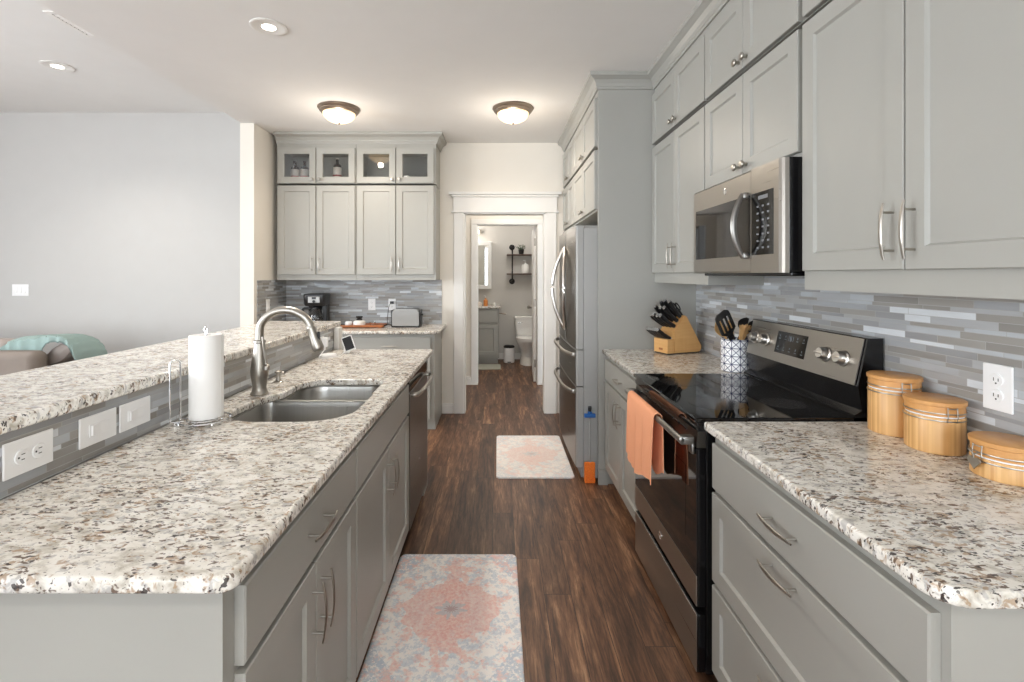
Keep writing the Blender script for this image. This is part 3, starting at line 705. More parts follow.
# facing +X on bar tile: rz=+90
bt = -1.1135
plate('wall_outlet', 'white duplex outlet lying sideways on the bar tile, farthest from the faucet', (bt, 1.146, .9935), L_, 'duplex', True, .083, .122)
plate('light_switch', 'white rocker switch on the bar tile, beside the white outlet', (bt, 1.345, .992), L_, 'rocker', True, .081, .124, 'switch')
plate('light_switch', 'white rocker switch on the bar tile, closest to the paper towel holder', (bt, 1.482, .992), L_, 'rocker', True, .081, .124, 'switch')
o = plate('wall_outlet', 'white outlet on the bar tile near the smart display, with a charger plugged in', (bt, 3.03, .99), L_, 'duplex', True, .078, .118)
plate('wall_outlet', 'white duplex outlet on the mosaic tile above the bamboo canisters', (XR-.0082, 1.296, 1.114), R_, 'duplex', False, .078, .124)
plate('wall_outlet', 'white outlet on the back tile with the toaster cord plugged in', (-1.083, YB-.0083, 1.115), 0, 'duplex', False, .075, .118)
plate('wall_outlet', 'white outlet on the back tile above the wooden tray', (-1.29, YB-.0083, 1.115), 0, 'duplex', False, .075, .118)
plate('light_switch', 'white switch on the short tile return beside the coffee maker', (-2.1648, 4.55, 1.13), L_, 'rocker', False, .07, .115, 'switch')
plate('light_switch', 'white three-gang switch plate on the living-room wall above the sofa', (-4.93, 4.9995, 1.26), 0, 'rocker3', False, .17, .12, 'switch')
bm = B(); box(bm, -1.1035, -1.066, 3.015, 3.047, .965, 1.025, .006); lathe(bm, [(.006, 0), (.006, .02), (0, .02)], (-1.085, 3.03, .948), 10)
t = thing('charger', 'white plug-in charger with a white cord, hanging on the bar tile beyond the faucet', 'charger', (-1.085, 3.03, .9142)); to_obj('adapter', bm, 'plate', t, True)
bm = B(); tube(bm, smoothpath([(-1.085, 3.03, .95), (-1.085, 2.97, .93), (-1.08, 2.92, .918), (-1.04, 2.90, .918), (-1.00, 2.93, .918), (-.975, 3.0, .918), (-.985, 3.08, .918), (-.985, 3.12, .93)], 6), .0028, 8); to_obj('cord', bm, 'plate', t, True, smooth=True)
bm = B(); lathe(bm, [(0, 0), (.045, 0), (.05, .006), (.046, .016), (.02, .022), (0, .022)], n=24); o = to_obj('round_puck', bm, 'plate', smooth=True); o.location = (-1.045, 2.985, .9142); o.scale = (1, 1, .9); tag(o, 'low white round disc lying on the counter below the charger', 'device')
# smart display, tilted
t = thing('smart_display', 'small white smart display with a dark screen at the far end of the sink counter', 'screen', (-.965, 3.13, .9142), math.radians(12))
bm = B(); Rm = Matrix.Translation((0, -.02, .0605)) @ Matrix.Rotation(math.radians(-20), 4, 'Y') @ Matrix.Rotation(math.radians(-15), 4, 'X')
box(bm, -.034, .034, -.006, .006, -.050, .050, .005); bmesh.ops.transform(bm, matrix=Rm, verts=bm.verts); o = to_obj('housing', bm, 'plate', t)
bm = B(); box(bm, -.028, .028, -.0072, -.0062, -.040, .044); bmesh.ops.transform(bm, matrix=Rm, verts=bm.verts); to_obj('screen', bm, 'screen', o)
bm = B(); prism(bm, [(-.02, 0), (.04, 0), (.04, .006), (.012, .07), (.002, .07)], -.03, .005, 'x'); to_obj('stand', bm, 'plate', t)

# ------------------------------------------------------------------ dishwasher
t = thing('dishwasher', 'dark stainless dishwasher with a bar handle, at the far end of the sink run', 'dishwasher', (-.76, 2.79, 0))
bm = B(); box(bm, -1.08, -.478, 2.482, 3.096, .09, .88); box(bm, -1.08, -.54, 2.49, 3.09, .0005, .0895); to_obj('tub', bm, 'black', t, True)
bm = B(); box(bm, -.4775, -.452, 2.484, 3.094, .10, .805, .004); to_obj('door', bm, 'slate', t, True)
bm = B(); box(bm, -.4775, -.455, 2.484, 3.094, .808, .876, .003); to_obj('control_strip', bm, 'blackglass', t, True)
bm = B(); hp = smoothpath([(-.452, 2.53, .79), (-.425, 2.535, .79), (-.412, 2.60, .79), (-.405, 2.79, .79), (-.412, 2.98, .79), (-.425, 3.045, .79), (-.452, 3.05, .79)], 5); tube(bm, hp, .010, 10, .013); to_obj('handle', bm, 'steel', t, True, smooth=True)
bm = B(); lathe(bm, [(0, 0), (.008, 0), (.008, .001), (0, .001)], (-.4519, 2.79, .36), 14, 'x'); to_obj('badge', bm, 'chrome', t, True)

# ------------------------------------------------------------------ range
RY0, RY1 = 1.677, 2.433; RYC = (RY0+RY1)/2
t = thing('kitchen_range', 'black and stainless electric range with a glass cooktop, orange towel on its door', 'stove', (1.0, RYC, 0))
bm = B(); box(bm, .722, 1.325, RY0, RY1, .03, .904, .002)
for y in (RY0+.05, RY1-.05):
    for x in (.80, 1.26): lathe(bm, [(0, 0), (.014, 0), (.014, .029), (0, .029)], (x, y, .0006), 12)
to_obj('body', bm, 'enamel', t, True)
bm = B(); box(bm, .682, 1.235, RY0-.003, RY1+.003, .905, .921, .004); box(bm, .690, .7215, RY0, RY1, .872, .9045, .003); ck = to_obj('cooktop', bm, 'blackglass', t, True)
rg = mat('burner_ring_print', (48, 48, 50), .1)
for (x, y, r) in ((.84, 1.87, .10), (.84, 2.24, .085), (1.10, 1.87, .08), (1.10, 2.24, .10)):
    bm = B(); lathe(bm, [(r-.0015, 0), (r+.0005, 0), (r+.0005, .0003), (r-.0015, .0003)], (x, y, .9211), 48)
    to_obj('burner_ring', bm, rg, ck, True)
bm = B(); prism(bm, [(.690, .815), (.7215, .815), (.7215, .871), (.694, .871)], RY0+.003, RY1-.003, 'y'); vt = to_obj('vent_trim', bm, 'slate', t, True)
bm = B()
for k in range(9):
    y = RY0+.10+k*.068; box(bm, .6885, .6925, y, y+.045, .850, .8565)
to_obj('vent_slots', bm, 'black', vt, True)
# door
bm = B(); box(bm, .6925, .7215, RY0+.003, RY1-.003, .262, .811, .003); dr = to_obj('oven_door', bm, 'enamel', t, True)
bm = B(); box(bm, .6885, .6923, RY0+.004, RY1-.004, .264, .369, .0015); to_obj('door_band', bm, 'steel_h', dr, True)
bm = B(); box(bm, .6885, .6923, RY0+.004, RY1-.004, .370, .809, .001); gl = to_obj('door_glass', bm, 'blackglass', dr, True)
bm = B(); box(bm, .6878, .6884, RY0+.10, RY1-.10, .46, .72); to_obj('window', bm, 'darkwin', gl, True)
bm = B(); lathe(bm, [(0, 0), (.016, 0), (.016, .0015), (.013, .002), (.0125, .0012), (0, .0012)], (.6884, RYC, .312), 24, '-x')
to_obj('badge', bm, 'chrome', dr, True, smooth=True)
bm = B(); HX = .642; hz = .838
tube(bm, [(HX, RY0+.012, hz), (HX, RY0+.014, hz), (HX, RY1-.014, hz), (HX, RY1-.012, hz)], [.008, .010, .010, .008], 16, [.009, .0135, .0135, .009])
for y in (RY0+.012, RY1-.044): box(bm, HX-.004, .6872, y, y+.032, hz-.016, hz+.013, .005)
# the brackets reach the door's upper rim
box(bm, .676, .6870, RY0+.012, RY0+.044, .79, hz-.012, .003); box(bm, .676, .6870, RY1-.044, RY1-.012, .79, hz-.012, .003)
to_obj('handle', bm, 'steel_dull', dr, True, smooth=True)
bm = B(); box(bm, .6925, .7215, RY0+.003, RY1-.003, .035, .236, .003); sd = to_obj('storage_drawer', bm, 'enamel', t, True)
bm = B(); box(bm, .6885, .6923, RY0+.004, RY1-.004, .037, .234, .0015); to_obj('drawer_face', bm, 'steel_h', sd, True)
# backguard
bm = B(); prism(bm, [(1.236, .9215), (1.236, .93), (1.262, .945), (1.248, 1.028), (1.284, 1.196), (1.335, 1.196), (1.335, .905), (1.326, .905), (1.326, .9215)], RY0, RY1, 'y'); bg_ = to_obj('backguard', bm, 'enamel', t, True)
nx = Vector((-.974, 0, .2265)).normalized()     # panel normal
def onpan(y, s, off): # s 0..1 up the panel
    a = Vector((1.246, y, 1.030)); b = Vector((1.2815, y, 1.192)); p = a+(b-a)*s; return p+nx*off
def pbox(bm, y0, y1, s0, s1, o0, o1):
    r = [[tuple(onpan(y, s, o)) for y, s in ((y0, s0), (y1, s0), (y1, s1), (y0, s1))] for o in (o0, o1)]; loops(bm, r)
bm = B(); pbox(bm, RY0+.012, RY1-.012, 0, 1, .0005, .004); cp = to_obj('control_panel', bm, 'steel_h', bg_, True)
bm = B(); pbox(bm, 1.98, 2.19, .24, .82, .0042, .0058); to_obj('display', bm, 'blackglass', bg_, True)
bm = B()
for k in range(5):
    for r in range(2):
        if r == 1 and k in (2,): continue
        y = 2.175-k*.042; pbox(bm, y-.014, y, .32+.30*r, .34+.30*r, .0059, .0061); pbox(bm, y-.009, y-.004, .38+.30*r, .43+.30*r, .0059, .0061)
pbox(bm, 2.070, 2.074, .60, .74, .0059, .0061); pbox(bm, 2.082, 2.094, .60, .63, .0059, .0061); pbox(bm, 2.082, 2.086, .60, .74, .0059, .0061); pbox(bm, 2.090, 2.094, .60, .74, .0059, .0061); pbox(bm, 2.100, 2.104, .60, .74, .0059, .0061)
to_obj('display_marks', bm, 'led', bg_, True)
for y in (1.765, 1.860, 2.275, 2.365):
    p = onpan(y, .50, .0042); bm = B(); lathe(bm, [(0, 0), (.029, 0), (.029, .003), (.024, .006), (.022, .026), (.019, .030), (0, .030)], n=24)
    box(bm, -.004, .004, -.024, .024, .022, .034, .002)
    q = Vector((0, 0, 1)).rotation_difference(nx); bmesh.ops.transform(bm, matrix=Matrix.Translation(p) @ q.to_matrix().to_4x4(), verts=bm.verts); to_obj('knob', bm, 'knob_metal', bg_, True, smooth=True)
# orange towel over the handle
def towel_sheet(bm, y0, y1, zf, zb, n=22):
    outer = []; 
    def prof(y):
        w = .003*math.sin(y*55)+.002*math.sin(y*121+1); f = (y-y0)/(y1-y0)
        zfr = zf+.02*math.sin(f*7+.6)-.010*f
        pts = [(HX-.026+w*1.6, zfr), (HX-.024+w*1.3, zfr+.10), (HX-.021+w, .74), (HX-.019+w*.4, .80), (HX-.0165, hz)]
        for k in range(1, 6):
            a = PI-k*PI/6; pts.append((HX+.0165*math.cos(a), hz+.0205*math.sin(a)))
        pts += [(HX+.0165, hz), (HX+.019, .80), (HX+.020, .74), (HX+.021, zb+.02*math.sin(y*30))]
        return pts
    rings = []
    for i in range(n):
        y = y0+(y1-y0)*i/(n-1); P = prof(y); Q = []
        for k, (x, z) in enumerate(P):
            a = Vector(P[max(k-1, 0)]); b = Vector(P[min(k+1, len(P)-1)]); tt = (b-a).normalized(); Q.append((x-tt.y*.0035, z+tt.x*.0035))
        rings.append([(x, y, z) for x, z in P]+[(x, y, z) for x, z in Q[::-1]])
    loops(bm, rings)
bm = B(); towel_sheet(bm, 1.945, 2.325, .560, .60)
o = to_obj('kitchen_towel', bm, 'towel', smooth=True, loc=(.63, 2.12, .54)); tag(o, 'orange kitchen towel draped over the oven door handle', 'towel')

# ------------------------------------------------------------------ microwave
t = thing('microwave_oven', 'stainless over-the-range microwave with a black window and curved handle', 'microwave', (1.17, 2.058, 1.42))
MY0, MY1 = 1.680, 2.435; MX = .985
bm = B(); box(bm, 1.012, XR-.0015, MY0+.003, MY1-.003, 1.428, 1.8285, .003); box(bm, 1.03, XR-.02, MY0+.02, MY1-.02, 1.412, 1.4275, .004); to_obj('case', bm, 'enamel', t, True)
dy = 1.885      # split between door and keypad (keypad nearer the viewer)
def front_prof(z0, z1): return [(1.0115, z0), (MX+.006, z0), (MX, z0+.008), (MX, z1-.008), (MX+.006, z1), (1.0115, z1)]
bm = B(); prism(bm, front_prof(1.424, 1.826), dy+.001, MY1, 'y'); dr = to_obj('door', bm, 'steel_h', t, True)
bm = B(); box(bm, MX-.0012, MX-.0002, dy+.004, MY1-.028, 1.492, 1.728); to_obj('door_window', bm, 'blackglass', dr, True)
bm = B()
box(bm, MX+.000, 1.0115, MY0+.018, dy-.001, 1.424, 1.826)
rr = [(MX, MY0+.018), (MX+.004, MY0+.006), (MX+.012, MY0), (1.0115, MY0), (1.0115, MY0+.018)]
prism(bm, rr, 1.424, 1.826, 'z'); kp = to_obj('keypad_panel', bm, 'steel_h', t, True)
bm = B(); box(bm, MX-.0012, MX-.0002, MY0+.05, dy-.006, 1.492, 1.728); kg = to_obj('keypad_glass', bm, 'blackglass', kp, True)
bm = B()
for r in range(7):
    for c in range(3):
        y = 1.755+c*.036; z = 1.515+r*.026; box(bm, MX-.0016, MX-.0013, y, y+.014, z, z+.007)
box(bm, MX-.0016, MX-.0013, 1.765, 1.83, 1.700, 1.714)
to_obj('keypad_marks', bm, mat('keypad_print', (120, 122, 126), .4), kg, True)
bm = B(); hp = []
for i in range(17):
    s = -1+i/8; hp.append((MX-.018-.042*(1-s*s), dy+.028-.012*(1-s*s), 1.61+s*.125))
tube(bm, hp, [.009+.004*(1-(-1+i/8)**2) for i in range(17)], 12, .008, up=(0, 1, 0))
for s in (-1, 1): box(bm, MX-.022, MX-.0015, dy+.012, dy+.042, 1.61+s*.118-.012, 1.61+s*.118+.012, .004)
to_obj('handle', bm, 'steel_dull', dr, True, smooth=True)
bm = B(); lathe(bm, [(0, 0), (.013, 0), (.013, .0012), (.0105, .0016), (.010, .001), (0, .001)], (MX-.0002, 2.10, 1.776), 24, '-x'); to_obj('badge', bm, 'chrome', dr, True, smooth=True)

# ------------------------------------------------------------------ refrigerator
t = thing('refrigerator', 'dark stainless french-door refrigerator with curved handles beside the tall grey panel', 'refrigerator', (.93, 3.785, 0))
GY0, GY1 = 3.325, 4.235; GX = .528; gm = (GY0+GY1)/2
bm = B(); box(bm, .588, 1.335, GY0, GY1, .02, 1.74, .006); box(bm, .60, .70, GY0+.03, GY0+.10, 1.7405, 1.758, .003); box(bm, .60, .70, GY1-.10, GY1-.03, 1.7405, 1.758, .003)
to_obj('body', bm, 'fridgeside', t, True)
bm = B(); box(bm, .575, .5875, GY0+.02, GY1-.02, .02, .09); to_obj('base_grille', bm, 'greyplastic', t, True)
def fdoor(name, y0, y1, z0, z1):
    bm = B(); n = 9; out = []
    for i in range(n):
        f = i/(n-1); y = y0+.010+(y1-y0-.02)*f; s = (y-gm)/(GY1-gm); out.append((GX+.010*s*s, y))
    poly = [(.586, y0), (GX+.02, y0)]+out+[(GX+.02, y1), (.586, y1)]
    prism(bm, poly, z0, z1, 'z'); o = to_obj(name, bm, 'fridgeside', t, True, smooth=True)
    bm = B(); sk = [(x-.0003, y) for x, y in out]+[(x-.0018, y) for x, y in out[::-1]]; prism(bm, sk, z0+.002, z1-.002, 'z'); to_obj('steel_face', bm, 'slate', o, True, smooth=True); return o
dA = fdoor('door', GY0, gm-.002, .905, 1.755); dB = fdoor('door', gm+.002, GY1, .905, 1.755)
dC = fdoor('freezer_drawer', GY0, GY1, .652, .897); dD = fdoor('freezer_drawer', GY0, GY1, .095, .645)
for dd, s in ((dA, -1), (dB, 1)):
    bm = B(); hp = []
    for i in range(21):
        u = -1+i/10; hp.append((GX-.010-(.030 if s < 0 else .092)*(1-u*u), gm+s*.012+(-.17 if s < 0 else .0)*(1-u*u), 1.315+u*.31))
    tube(bm, hp, .012, 12, .014); 
    for u in (-1, 1): box(bm, GX-.014, GX+.001, gm+s*.012-.008, gm+s*.012+.008, 1.315+u*.315-.012, 1.315+u*.315+.012, .003)
    to_obj('handle', bm, 'knob_metal', dd, True, smooth=True)
for dd, z in ((dC, .865), (dD, .610)):
    bm = B(); hp = []
    for i in range(21):
        u = -1+i/10; hp.append((GX-.012-.045*(1-u**4), gm+u*.42, z))
    tube(bm, hp, .012, 12, .014); 
    for u in (-1, 1): box(bm, GX-.014, GX+.008, gm+u*.42-.012, gm+u*.42+.012, z-.013, z+.013, .003)
    to_obj('handle', bm, 'steel_h', dd, True, smooth=True)
bm = B(); lathe(bm, [(0, 0), (.014, 0), (.014, .0012), (0, .0012)], (GX+.004, 3.47, 1.655), 20, '-x'); to_obj('badge', bm, 'chrome', dA, True)
# blue and orange mop in the gap before the refrigerator side
t = thing('floor_duster', 'grey duster with a blue cross grip and orange bristle head leaning by the refrigerator', 'duster', (.628, 3.299, .001))
bm = B(); box(bm, -.040, .034, -.010, .012, .006, .14, .008)
for k in range(26):
    a = random.uniform(-.038, .032); z = random.uniform(.01, .135); box(bm, a-.003, a+.003, -.016, -.008, z-.008, z+.008, .002)
box(bm, -.037, .031, -.012, .012, 0, .008, .003)
to_obj('bristle_head', bm, 'orange', t)
bm = B(); tube(bm, [(-.002, .004, .13), (-.002, .004, .46)], .007, 12); to_obj('pole', bm, 'fridgeside', t, smooth=True)
bm = B(); box(bm, -.040, .036, -.012, .012, .444, .470, .005); box(bm, -.016, .012, -.008, .008, .4705, .4855, .003); to_obj('grip', bm, 'blue', t)
bm = B(); lathe(bm, [(0, 0), (.011, 0), (.013, .02), (.011, .034), (0, .036)], (-.002, 0, .486), 14); to_obj('knob', bm, 'black', t, smooth=True)
# ------------------------------------------------------------------ bamboo canisters
def canister(label, x, y, h, r=.068, ang=0, heart=False):
    t = thing('bamboo_canister', label, 'canister', (x, y, .9142), ang, 'bamboo canisters with wire clasps')
    bm = B(); lathe(bm, [(0, 0), (r-.002, 0), (r, .002), (r, h-.047), (r-.001, h-.045), (0, h-.045)], n=48); to_obj('jar', bm, 'bamboo', t, smooth=True)
    bm = B(); lathe(bm, [(0, h-.0445), (r-.003, h-.0445), (r-.003, h-.0405), (0, h-.0405)], n=48); to_obj('seal', bm, 'plate', t, smooth=True)
    bm = B(); lathe(bm, [(0, h-.040), (r-.0008, h-.040), (r-.0008, h-.014), (r+.003, h-.012), (r+.003, h-.002), (r, h), (0, h)], n=48); to_obj('lid', bm, 'bamboo_lid', t, smooth=True)
    bm = B()
    for z, rr in ((h-.052, r+.0018), (h-.032, r+.0012)): tube(bm, [(rr*math.cos(2*PI*i/48), rr*math.sin(2*PI*i/48), z) for i in range(48)], .0009, 6, .0018, closed=True)
    for a in (-.16, .16): tube(bm, [((r+.003)*math.cos(a), (r+.003)*math.sin(a), h-.054), ((r+.007)*math.cos(a), (r+.007)*math.sin(a), h-.040), ((r+.005)*math.cos(a), (r+.005)*math.sin(a), h-.013)], .0014, 6)
    tube(bm, [((r+.005)*math.cos(a), (r+.005)*math.sin(a), h-.016) for a in (-.16, -.08, 0, .08, .16)], .0014, 6)
    for s in (-1, 1): tube(bm, [(-(r+.003), s*.012, h-.053), (-(r+.006), s*.012, h-.035), (-(r+.004), s*.012, h-.014)], .0014, 6)
    to_obj('wire_clasp', bm, 'nickel', t, smooth=True)
    if heart:
        bm = B(); pts = []
        for i in range(24):
            a = 2*PI*i/24; pts.append((.00105*16*math.sin(a)**3, .00105*(13*math.cos(a)-5*math.cos(2*a)-2*math.cos(3*a)-math.cos(4*a))))
        prism(bm, [(p[0], h-.056+p[1]) for p in pts], -.001, .003, 'y'); tube(bm, [(-.014, -.001, h-.028), (0, .001, h-.036), (.014, -.001, h-.028)], .0018, 6); tube(bm, [(0, 0, h-.036), (0, 0, h-.046)], .0016, 6)
        bmesh.ops.transform(bm, matrix=Matrix.Translation(((r+.013), 0, 0)) @ Matrix.Rotation(PI/2, 4, 'Z'), verts=bm.verts); to_obj('heart_tag', bm, 'nickel', t)
    return t
canister('tallest bamboo canister with a wire clasp, standing right beside the range', 1.270, 1.552, .183, ang=math.radians(-105))
canister('medium bamboo canister with a wire clasp, middle one of three', 1.266, 1.405, .147, ang=math.radians(-100))
canister('shortest bamboo canister with a small metal heart tag, below the white outlet', 1.268, 1.205, .092, ang=math.radians(178), heart=True)

# ------------------------------------------------------------------ knife block
KS = 1.1; KO = (1.112, 3.055, .9142)
t = thing('knife_block', 'light wood knife block on the granite by the tall grey panel', 'knife block', KO, math.radians(22)); t.scale = (KS, KS, KS)
# local: +x along side, +y across (width)
bm = B(); bw = .115
prism(bm, [(0, .006), (.19, .006), (.205, .02), (.205, .04), (.095, .215), (.078, .222), (.0, .135), (.0, .10)], .0, bw, 'y')
bmesh.ops.bevel(bm, geom=[e for e in bm.edges], offset=.003, segments=2, affect='EDGES'); to_obj('block', bm, 'blockwood', t)
bm = B(); box(bm, -.048, -.0008, 0, bw, .006, .088, .003); o = to_obj('steak_knife_shelf', bm, 'blockwood', t)
bm = B(); box(bm, -.0488, -.0482, .04, .072, .022, .034); to_obj('stamped_mark', bm, 'traywood', o)
bm = B(); box(bm, -.044, .19, .004, bw-.004, .0004, .0055, .001); to_obj('rubber_base', bm, 'black', t)
Rk = Matrix.Rotation(math.radians(22), 3, 'Z'); ko = Vector(KO)
def knife(label, lx, ly, lz, L, tilt, grp='knives in the wooden block', wide=1, name='kitchen_knife'):
    k = thing(name, label, 'knife', tuple(ko+Rk @ Vector((lx, ly, lz))*KS), math.radians(22), grp); k.scale = (KS, KS, KS)
    d = Vector((-math.sin(tilt), 0, math.cos(tilt)))
    bm = B(); n = 7; pts = [d*(L*i/(n-1)) + Vector((0, 0, -.006*math.sin(PI*i/(n-1)))) for i in range(n)]
    tube(bm, pts, [.0085, .009, .0095*wide, .0095, .0095, .0105, .009], 10, [.012*wide, .013*wide, .012, .0115, .013, .015*wide, .013], up=(1, 0, 1)); to_obj('handle', bm, 'black', k, smooth=True)
    bm = B(); tube(bm, [d*(L+.0005), d*(L+.007)], [.0095, .0085], 10, [.0135*wide, .012], up=(1, 0, 1)); to_obj('pommel', bm, 'chrome', k, smooth=True)
    bm = B(); tube(bm, [d*(-.012), d*(-.001)], .003, 8, .0095, up=(1, 0, 1)); to_obj('bolster', bm, 'chrome', k, smooth=True)
tl = math.radians(43)
kn = 0
rows = [((.062, .214), .120, (.020, .057, .094), 42), ((.040, .190), .122, (.020, .057, .094), 50), ((.016, .160), .115, (.016, .044, .072, .100), 57)]
for ri, ((lx, lz), L, ys, tdeg) in enumerate(rows):
    for yy in ys:
        knife('black-handled kitchen knife with a steel end, standing in the slanted top of the knife block', lx, yy, lz, L+random.uniform(-.008, .008), math.radians(tdeg))
for i in range(6):
    knife('black steak knife pushed into the low front row of the knife block', -.020, .012+i*.018, .094, .100, math.radians(60), 'steak knives in the front row of the block', .75, 'steak_knife')
# kitchen shears loops
k = thing('kitchen_shears', 'black-handled shears in the slanted top of the knife block, nearest the mosaic tile', 'scissors', tuple(ko+Rk @ Vector((.082, .035, .222))*KS), math.radians(22)); k.scale = (KS, KS, KS)
bm = B(); d = Vector((-math.sin(.62), 0, math.cos(.62)))
for s in (-1, 1):
    c0 = d*.062+Vector((0, s*.014, 0)); q = Vector((d.z, 0, -d.x))
    tube(bm, [c0+d*(.026*math.cos(2*PI*i/16))+Vector((0, 1, 0))*(.012*math.sin(2*PI*i/16)) for i in range(16)], .0038, 8, closed=True)
tube(bm, [d*-.01, d*.036], .007, 8, .012); to_obj('handles', bm, 'black', k, smooth=True)

# ------------------------------------------------------------------ utensil crock
ux, uy = 1.250, 2.548
t = thing('utensil_crock', 'white ceramic crock with a dark blue triangle pattern beside the range', 'crock', (ux, uy, .9142))
bm = B(); lathe(bm, [(0, 0), (.069, 0), (.072, .003), (.072, .165), (.070, .168), (.067, .168), (.066, .165), (.066, .012), (0, .010)], n=40); to_obj('pot', bm, 'crock', t, smooth=True)
def utensil(name, label, cat, m, p0, p1, r, head):
    a = Vector(p0); b = Vector(p1); o = thing(name, label, cat, (ux+a.x, uy+a.y, .9142+a.z))
    d = (b-a); bm = B(); tube(bm, [(0, 0, 0), d*.5, d], r, 10); to_obj('handle', bm, m[0], o, smooth=True)
    dn = d.normalized(); z = dn; y = Vector((.35, -1, 0)); y = (y-z*y.dot(z)).normalized(); x = y.cross(z)
    Mx = Matrix((x, y, z)).transposed().to_4x4(); Mx.translation = d
    bm = B(); head(bm); hs = 1.45 if name == 'slotted_turner' else 1.25; bmesh.ops.scale(bm, vec=(hs, hs, hs), verts=bm.verts); bmesh.ops.transform(bm, matrix=Mx, verts=bm.verts); to_obj('head', bm, m[1], o, smooth=name != 'slotted_turner')
def turner(bm):
    box(bm, -.012, .012, -.004, .003, -.02, .012, .002)
    prism(bm, [(-.012, .008), (.012, .008), (.034, .022), (-.034, .022)], -.003, .002, 'y')
    for x0, x1 in ((-.034, -.022), (-.013, -.005), (.005, .013), (.022, .034)): box(bm, x0, x1, -.003, .002, .021, .0755, .0008)
    prism(bm, [(-.034, .075), (.034, .075), (.032, .090), (.02, .098), (-.02, .098), (-.032, .090)], -.003, .002, 'y')
def spoon(w, l, slots=False):
    def f(bm):
        rings = []
        for i in range(9):
            u = i/8; ww = w*math.sin(PI*min(.97, .08+u*.9))**.6; z = -.01+u*l; dd = -.010*math.sin(PI*u)
            rings.append([(ww*math.cos(2*PI*k/16), dd+.0035*math.sin(2*PI*k/16)-.008*(1-math.cos(2*PI*k/16)**2)*.5, z) for k in range(16)])
        loops(bm, rings)
        if slots:
            pass
    return f
def brush(bm):
    for i in range(60):
        a = random.uniform(-.030, .030); b = random.uniform(-.012, .012); tube(bm, [(a*.45, b*.6, -.01), (a, b, .055+random.uniform(-.006, .004))], .0014, 5)
utensil('slotted_turner', 'black slotted turner leaning out of the patterned crock', 'spatula', ('black', 'black'), (.040, -.015, .02), (-.046, -.048, .185), .009, turner)
utensil('wooden_spoon', 'slotted wooden spoon leaning furthest over the crock rim toward the knife block', 'spoon', ('spoonwood', 'spoonwood'), (.03, .02, .02), (-.066, -.010, .195), .0055, spoon(.026, .075))
utensil('wooden_spatula', 'pale wooden spoon standing upright behind the black turner', 'spoon', ('spoonwood', 'spoonwood'), (0, .02, .02), (-.004, .03, .195), .0055, spoon(.019, .07))
utensil('pastry_brush', 'tan bristle brush standing in the crock next to the black turner', 'brush', ('spoonwood', 'spoonwood'), (.0, .02, .02), (.030, -.018, .175), .007, brush)
utensil('ladle', 'black ladle lying across the back of the crock toward the range panel', 'ladle', ('black', 'black'), (-.03, .035, .02), (.058, .035, .215), .006, spoon(.03, .06))
utensil('serving_spoon', 'black serving spoon leaning out of the crock over the range knob', 'spoon', ('black', 'black'), (-.045, -.01, .02), (.066, -.034, .212), .005, spoon(.024, .06))

# ------------------------------------------------------------------ back counter things
t = thing('coffee_maker', 'black drip coffee maker with steel front and glass carafe in the back corner', 'coffee maker', (-1.77, 4.74, .9142), math.radians(6))
bm = B(); box(bm, -.095, .095, -.12, .11, 0, .035, .01); box(bm, -.095, .095, .035, .11, .035, .22, .01); box(bm, .05, .095, -.02, .04, .035, .21, .008); to_obj('base', bm, 'black', t)
bm = B(); rings = []
for z, s in ((.205, .86), (.22, .95), (.30, 1.0), (.316, .98), (.32, .92)): rings.append([(p[0]*s, p[1]*s, z) for p in rrect(-.105, .105, -.12, .11, .03)])
loops(bm, rings); o = to_obj('brew_head', bm, 'black', t, smooth=True)
bm = B(); box(bm, -.055, .055, -.1235, -.1185, .236, .296, .004); p = to_obj('control_panel', bm, 'steel_dull', o)
bm = B(); box(bm, -.02, .02, -.1245, -.1237, .27, .292)
to_obj('clock', bm, 'screen', p)
bm = B(); lathe(bm, [(0, 0), (.014, 0), (.013, .008), (0, .008)], (.0, -.1238, .25), 16, '-y'); to_obj('dial', bm, 'black', p, smooth=True)
c = B(); lathe(c, [(0, .037), (.055, .037), (.068, .055), (.070, .10), (.058, .15), (.045, .175), (.043, .175), (.056, .148), (.067, .10), (.064, .057), (0, .041)], (-.005, -.045, 0), 32); ca = to_obj('carafe', c, 'glass', t, smooth=True)
c = B(); lathe(c, [(0, .176), (.047, .176), (.045, .19), (.02, .2), (0, .2)], (-.005, -.045, 0), 24); to_obj('carafe_lid', c, 'black', ca, smooth=True)
c = B(); tube(c, smoothpath([(-.050, -.07, .178), (-.100, -.08, .180), (-.118, -.085, .15), (-.110, -.085, .09), (-.072, -.07, .08)], 5), .008, 10, .012); to_obj('carafe_handle', c, 'black', ca, smooth=True)
c = B(); lathe(c, [(0, .042), (.060, .042), (.064, .06), (.064, .075), (0, .075)], (-.005, -.045, 0), 24); to_obj('coffee', c, mat('coffee_liquid', (36, 22, 16), .15), ca, smooth=True)

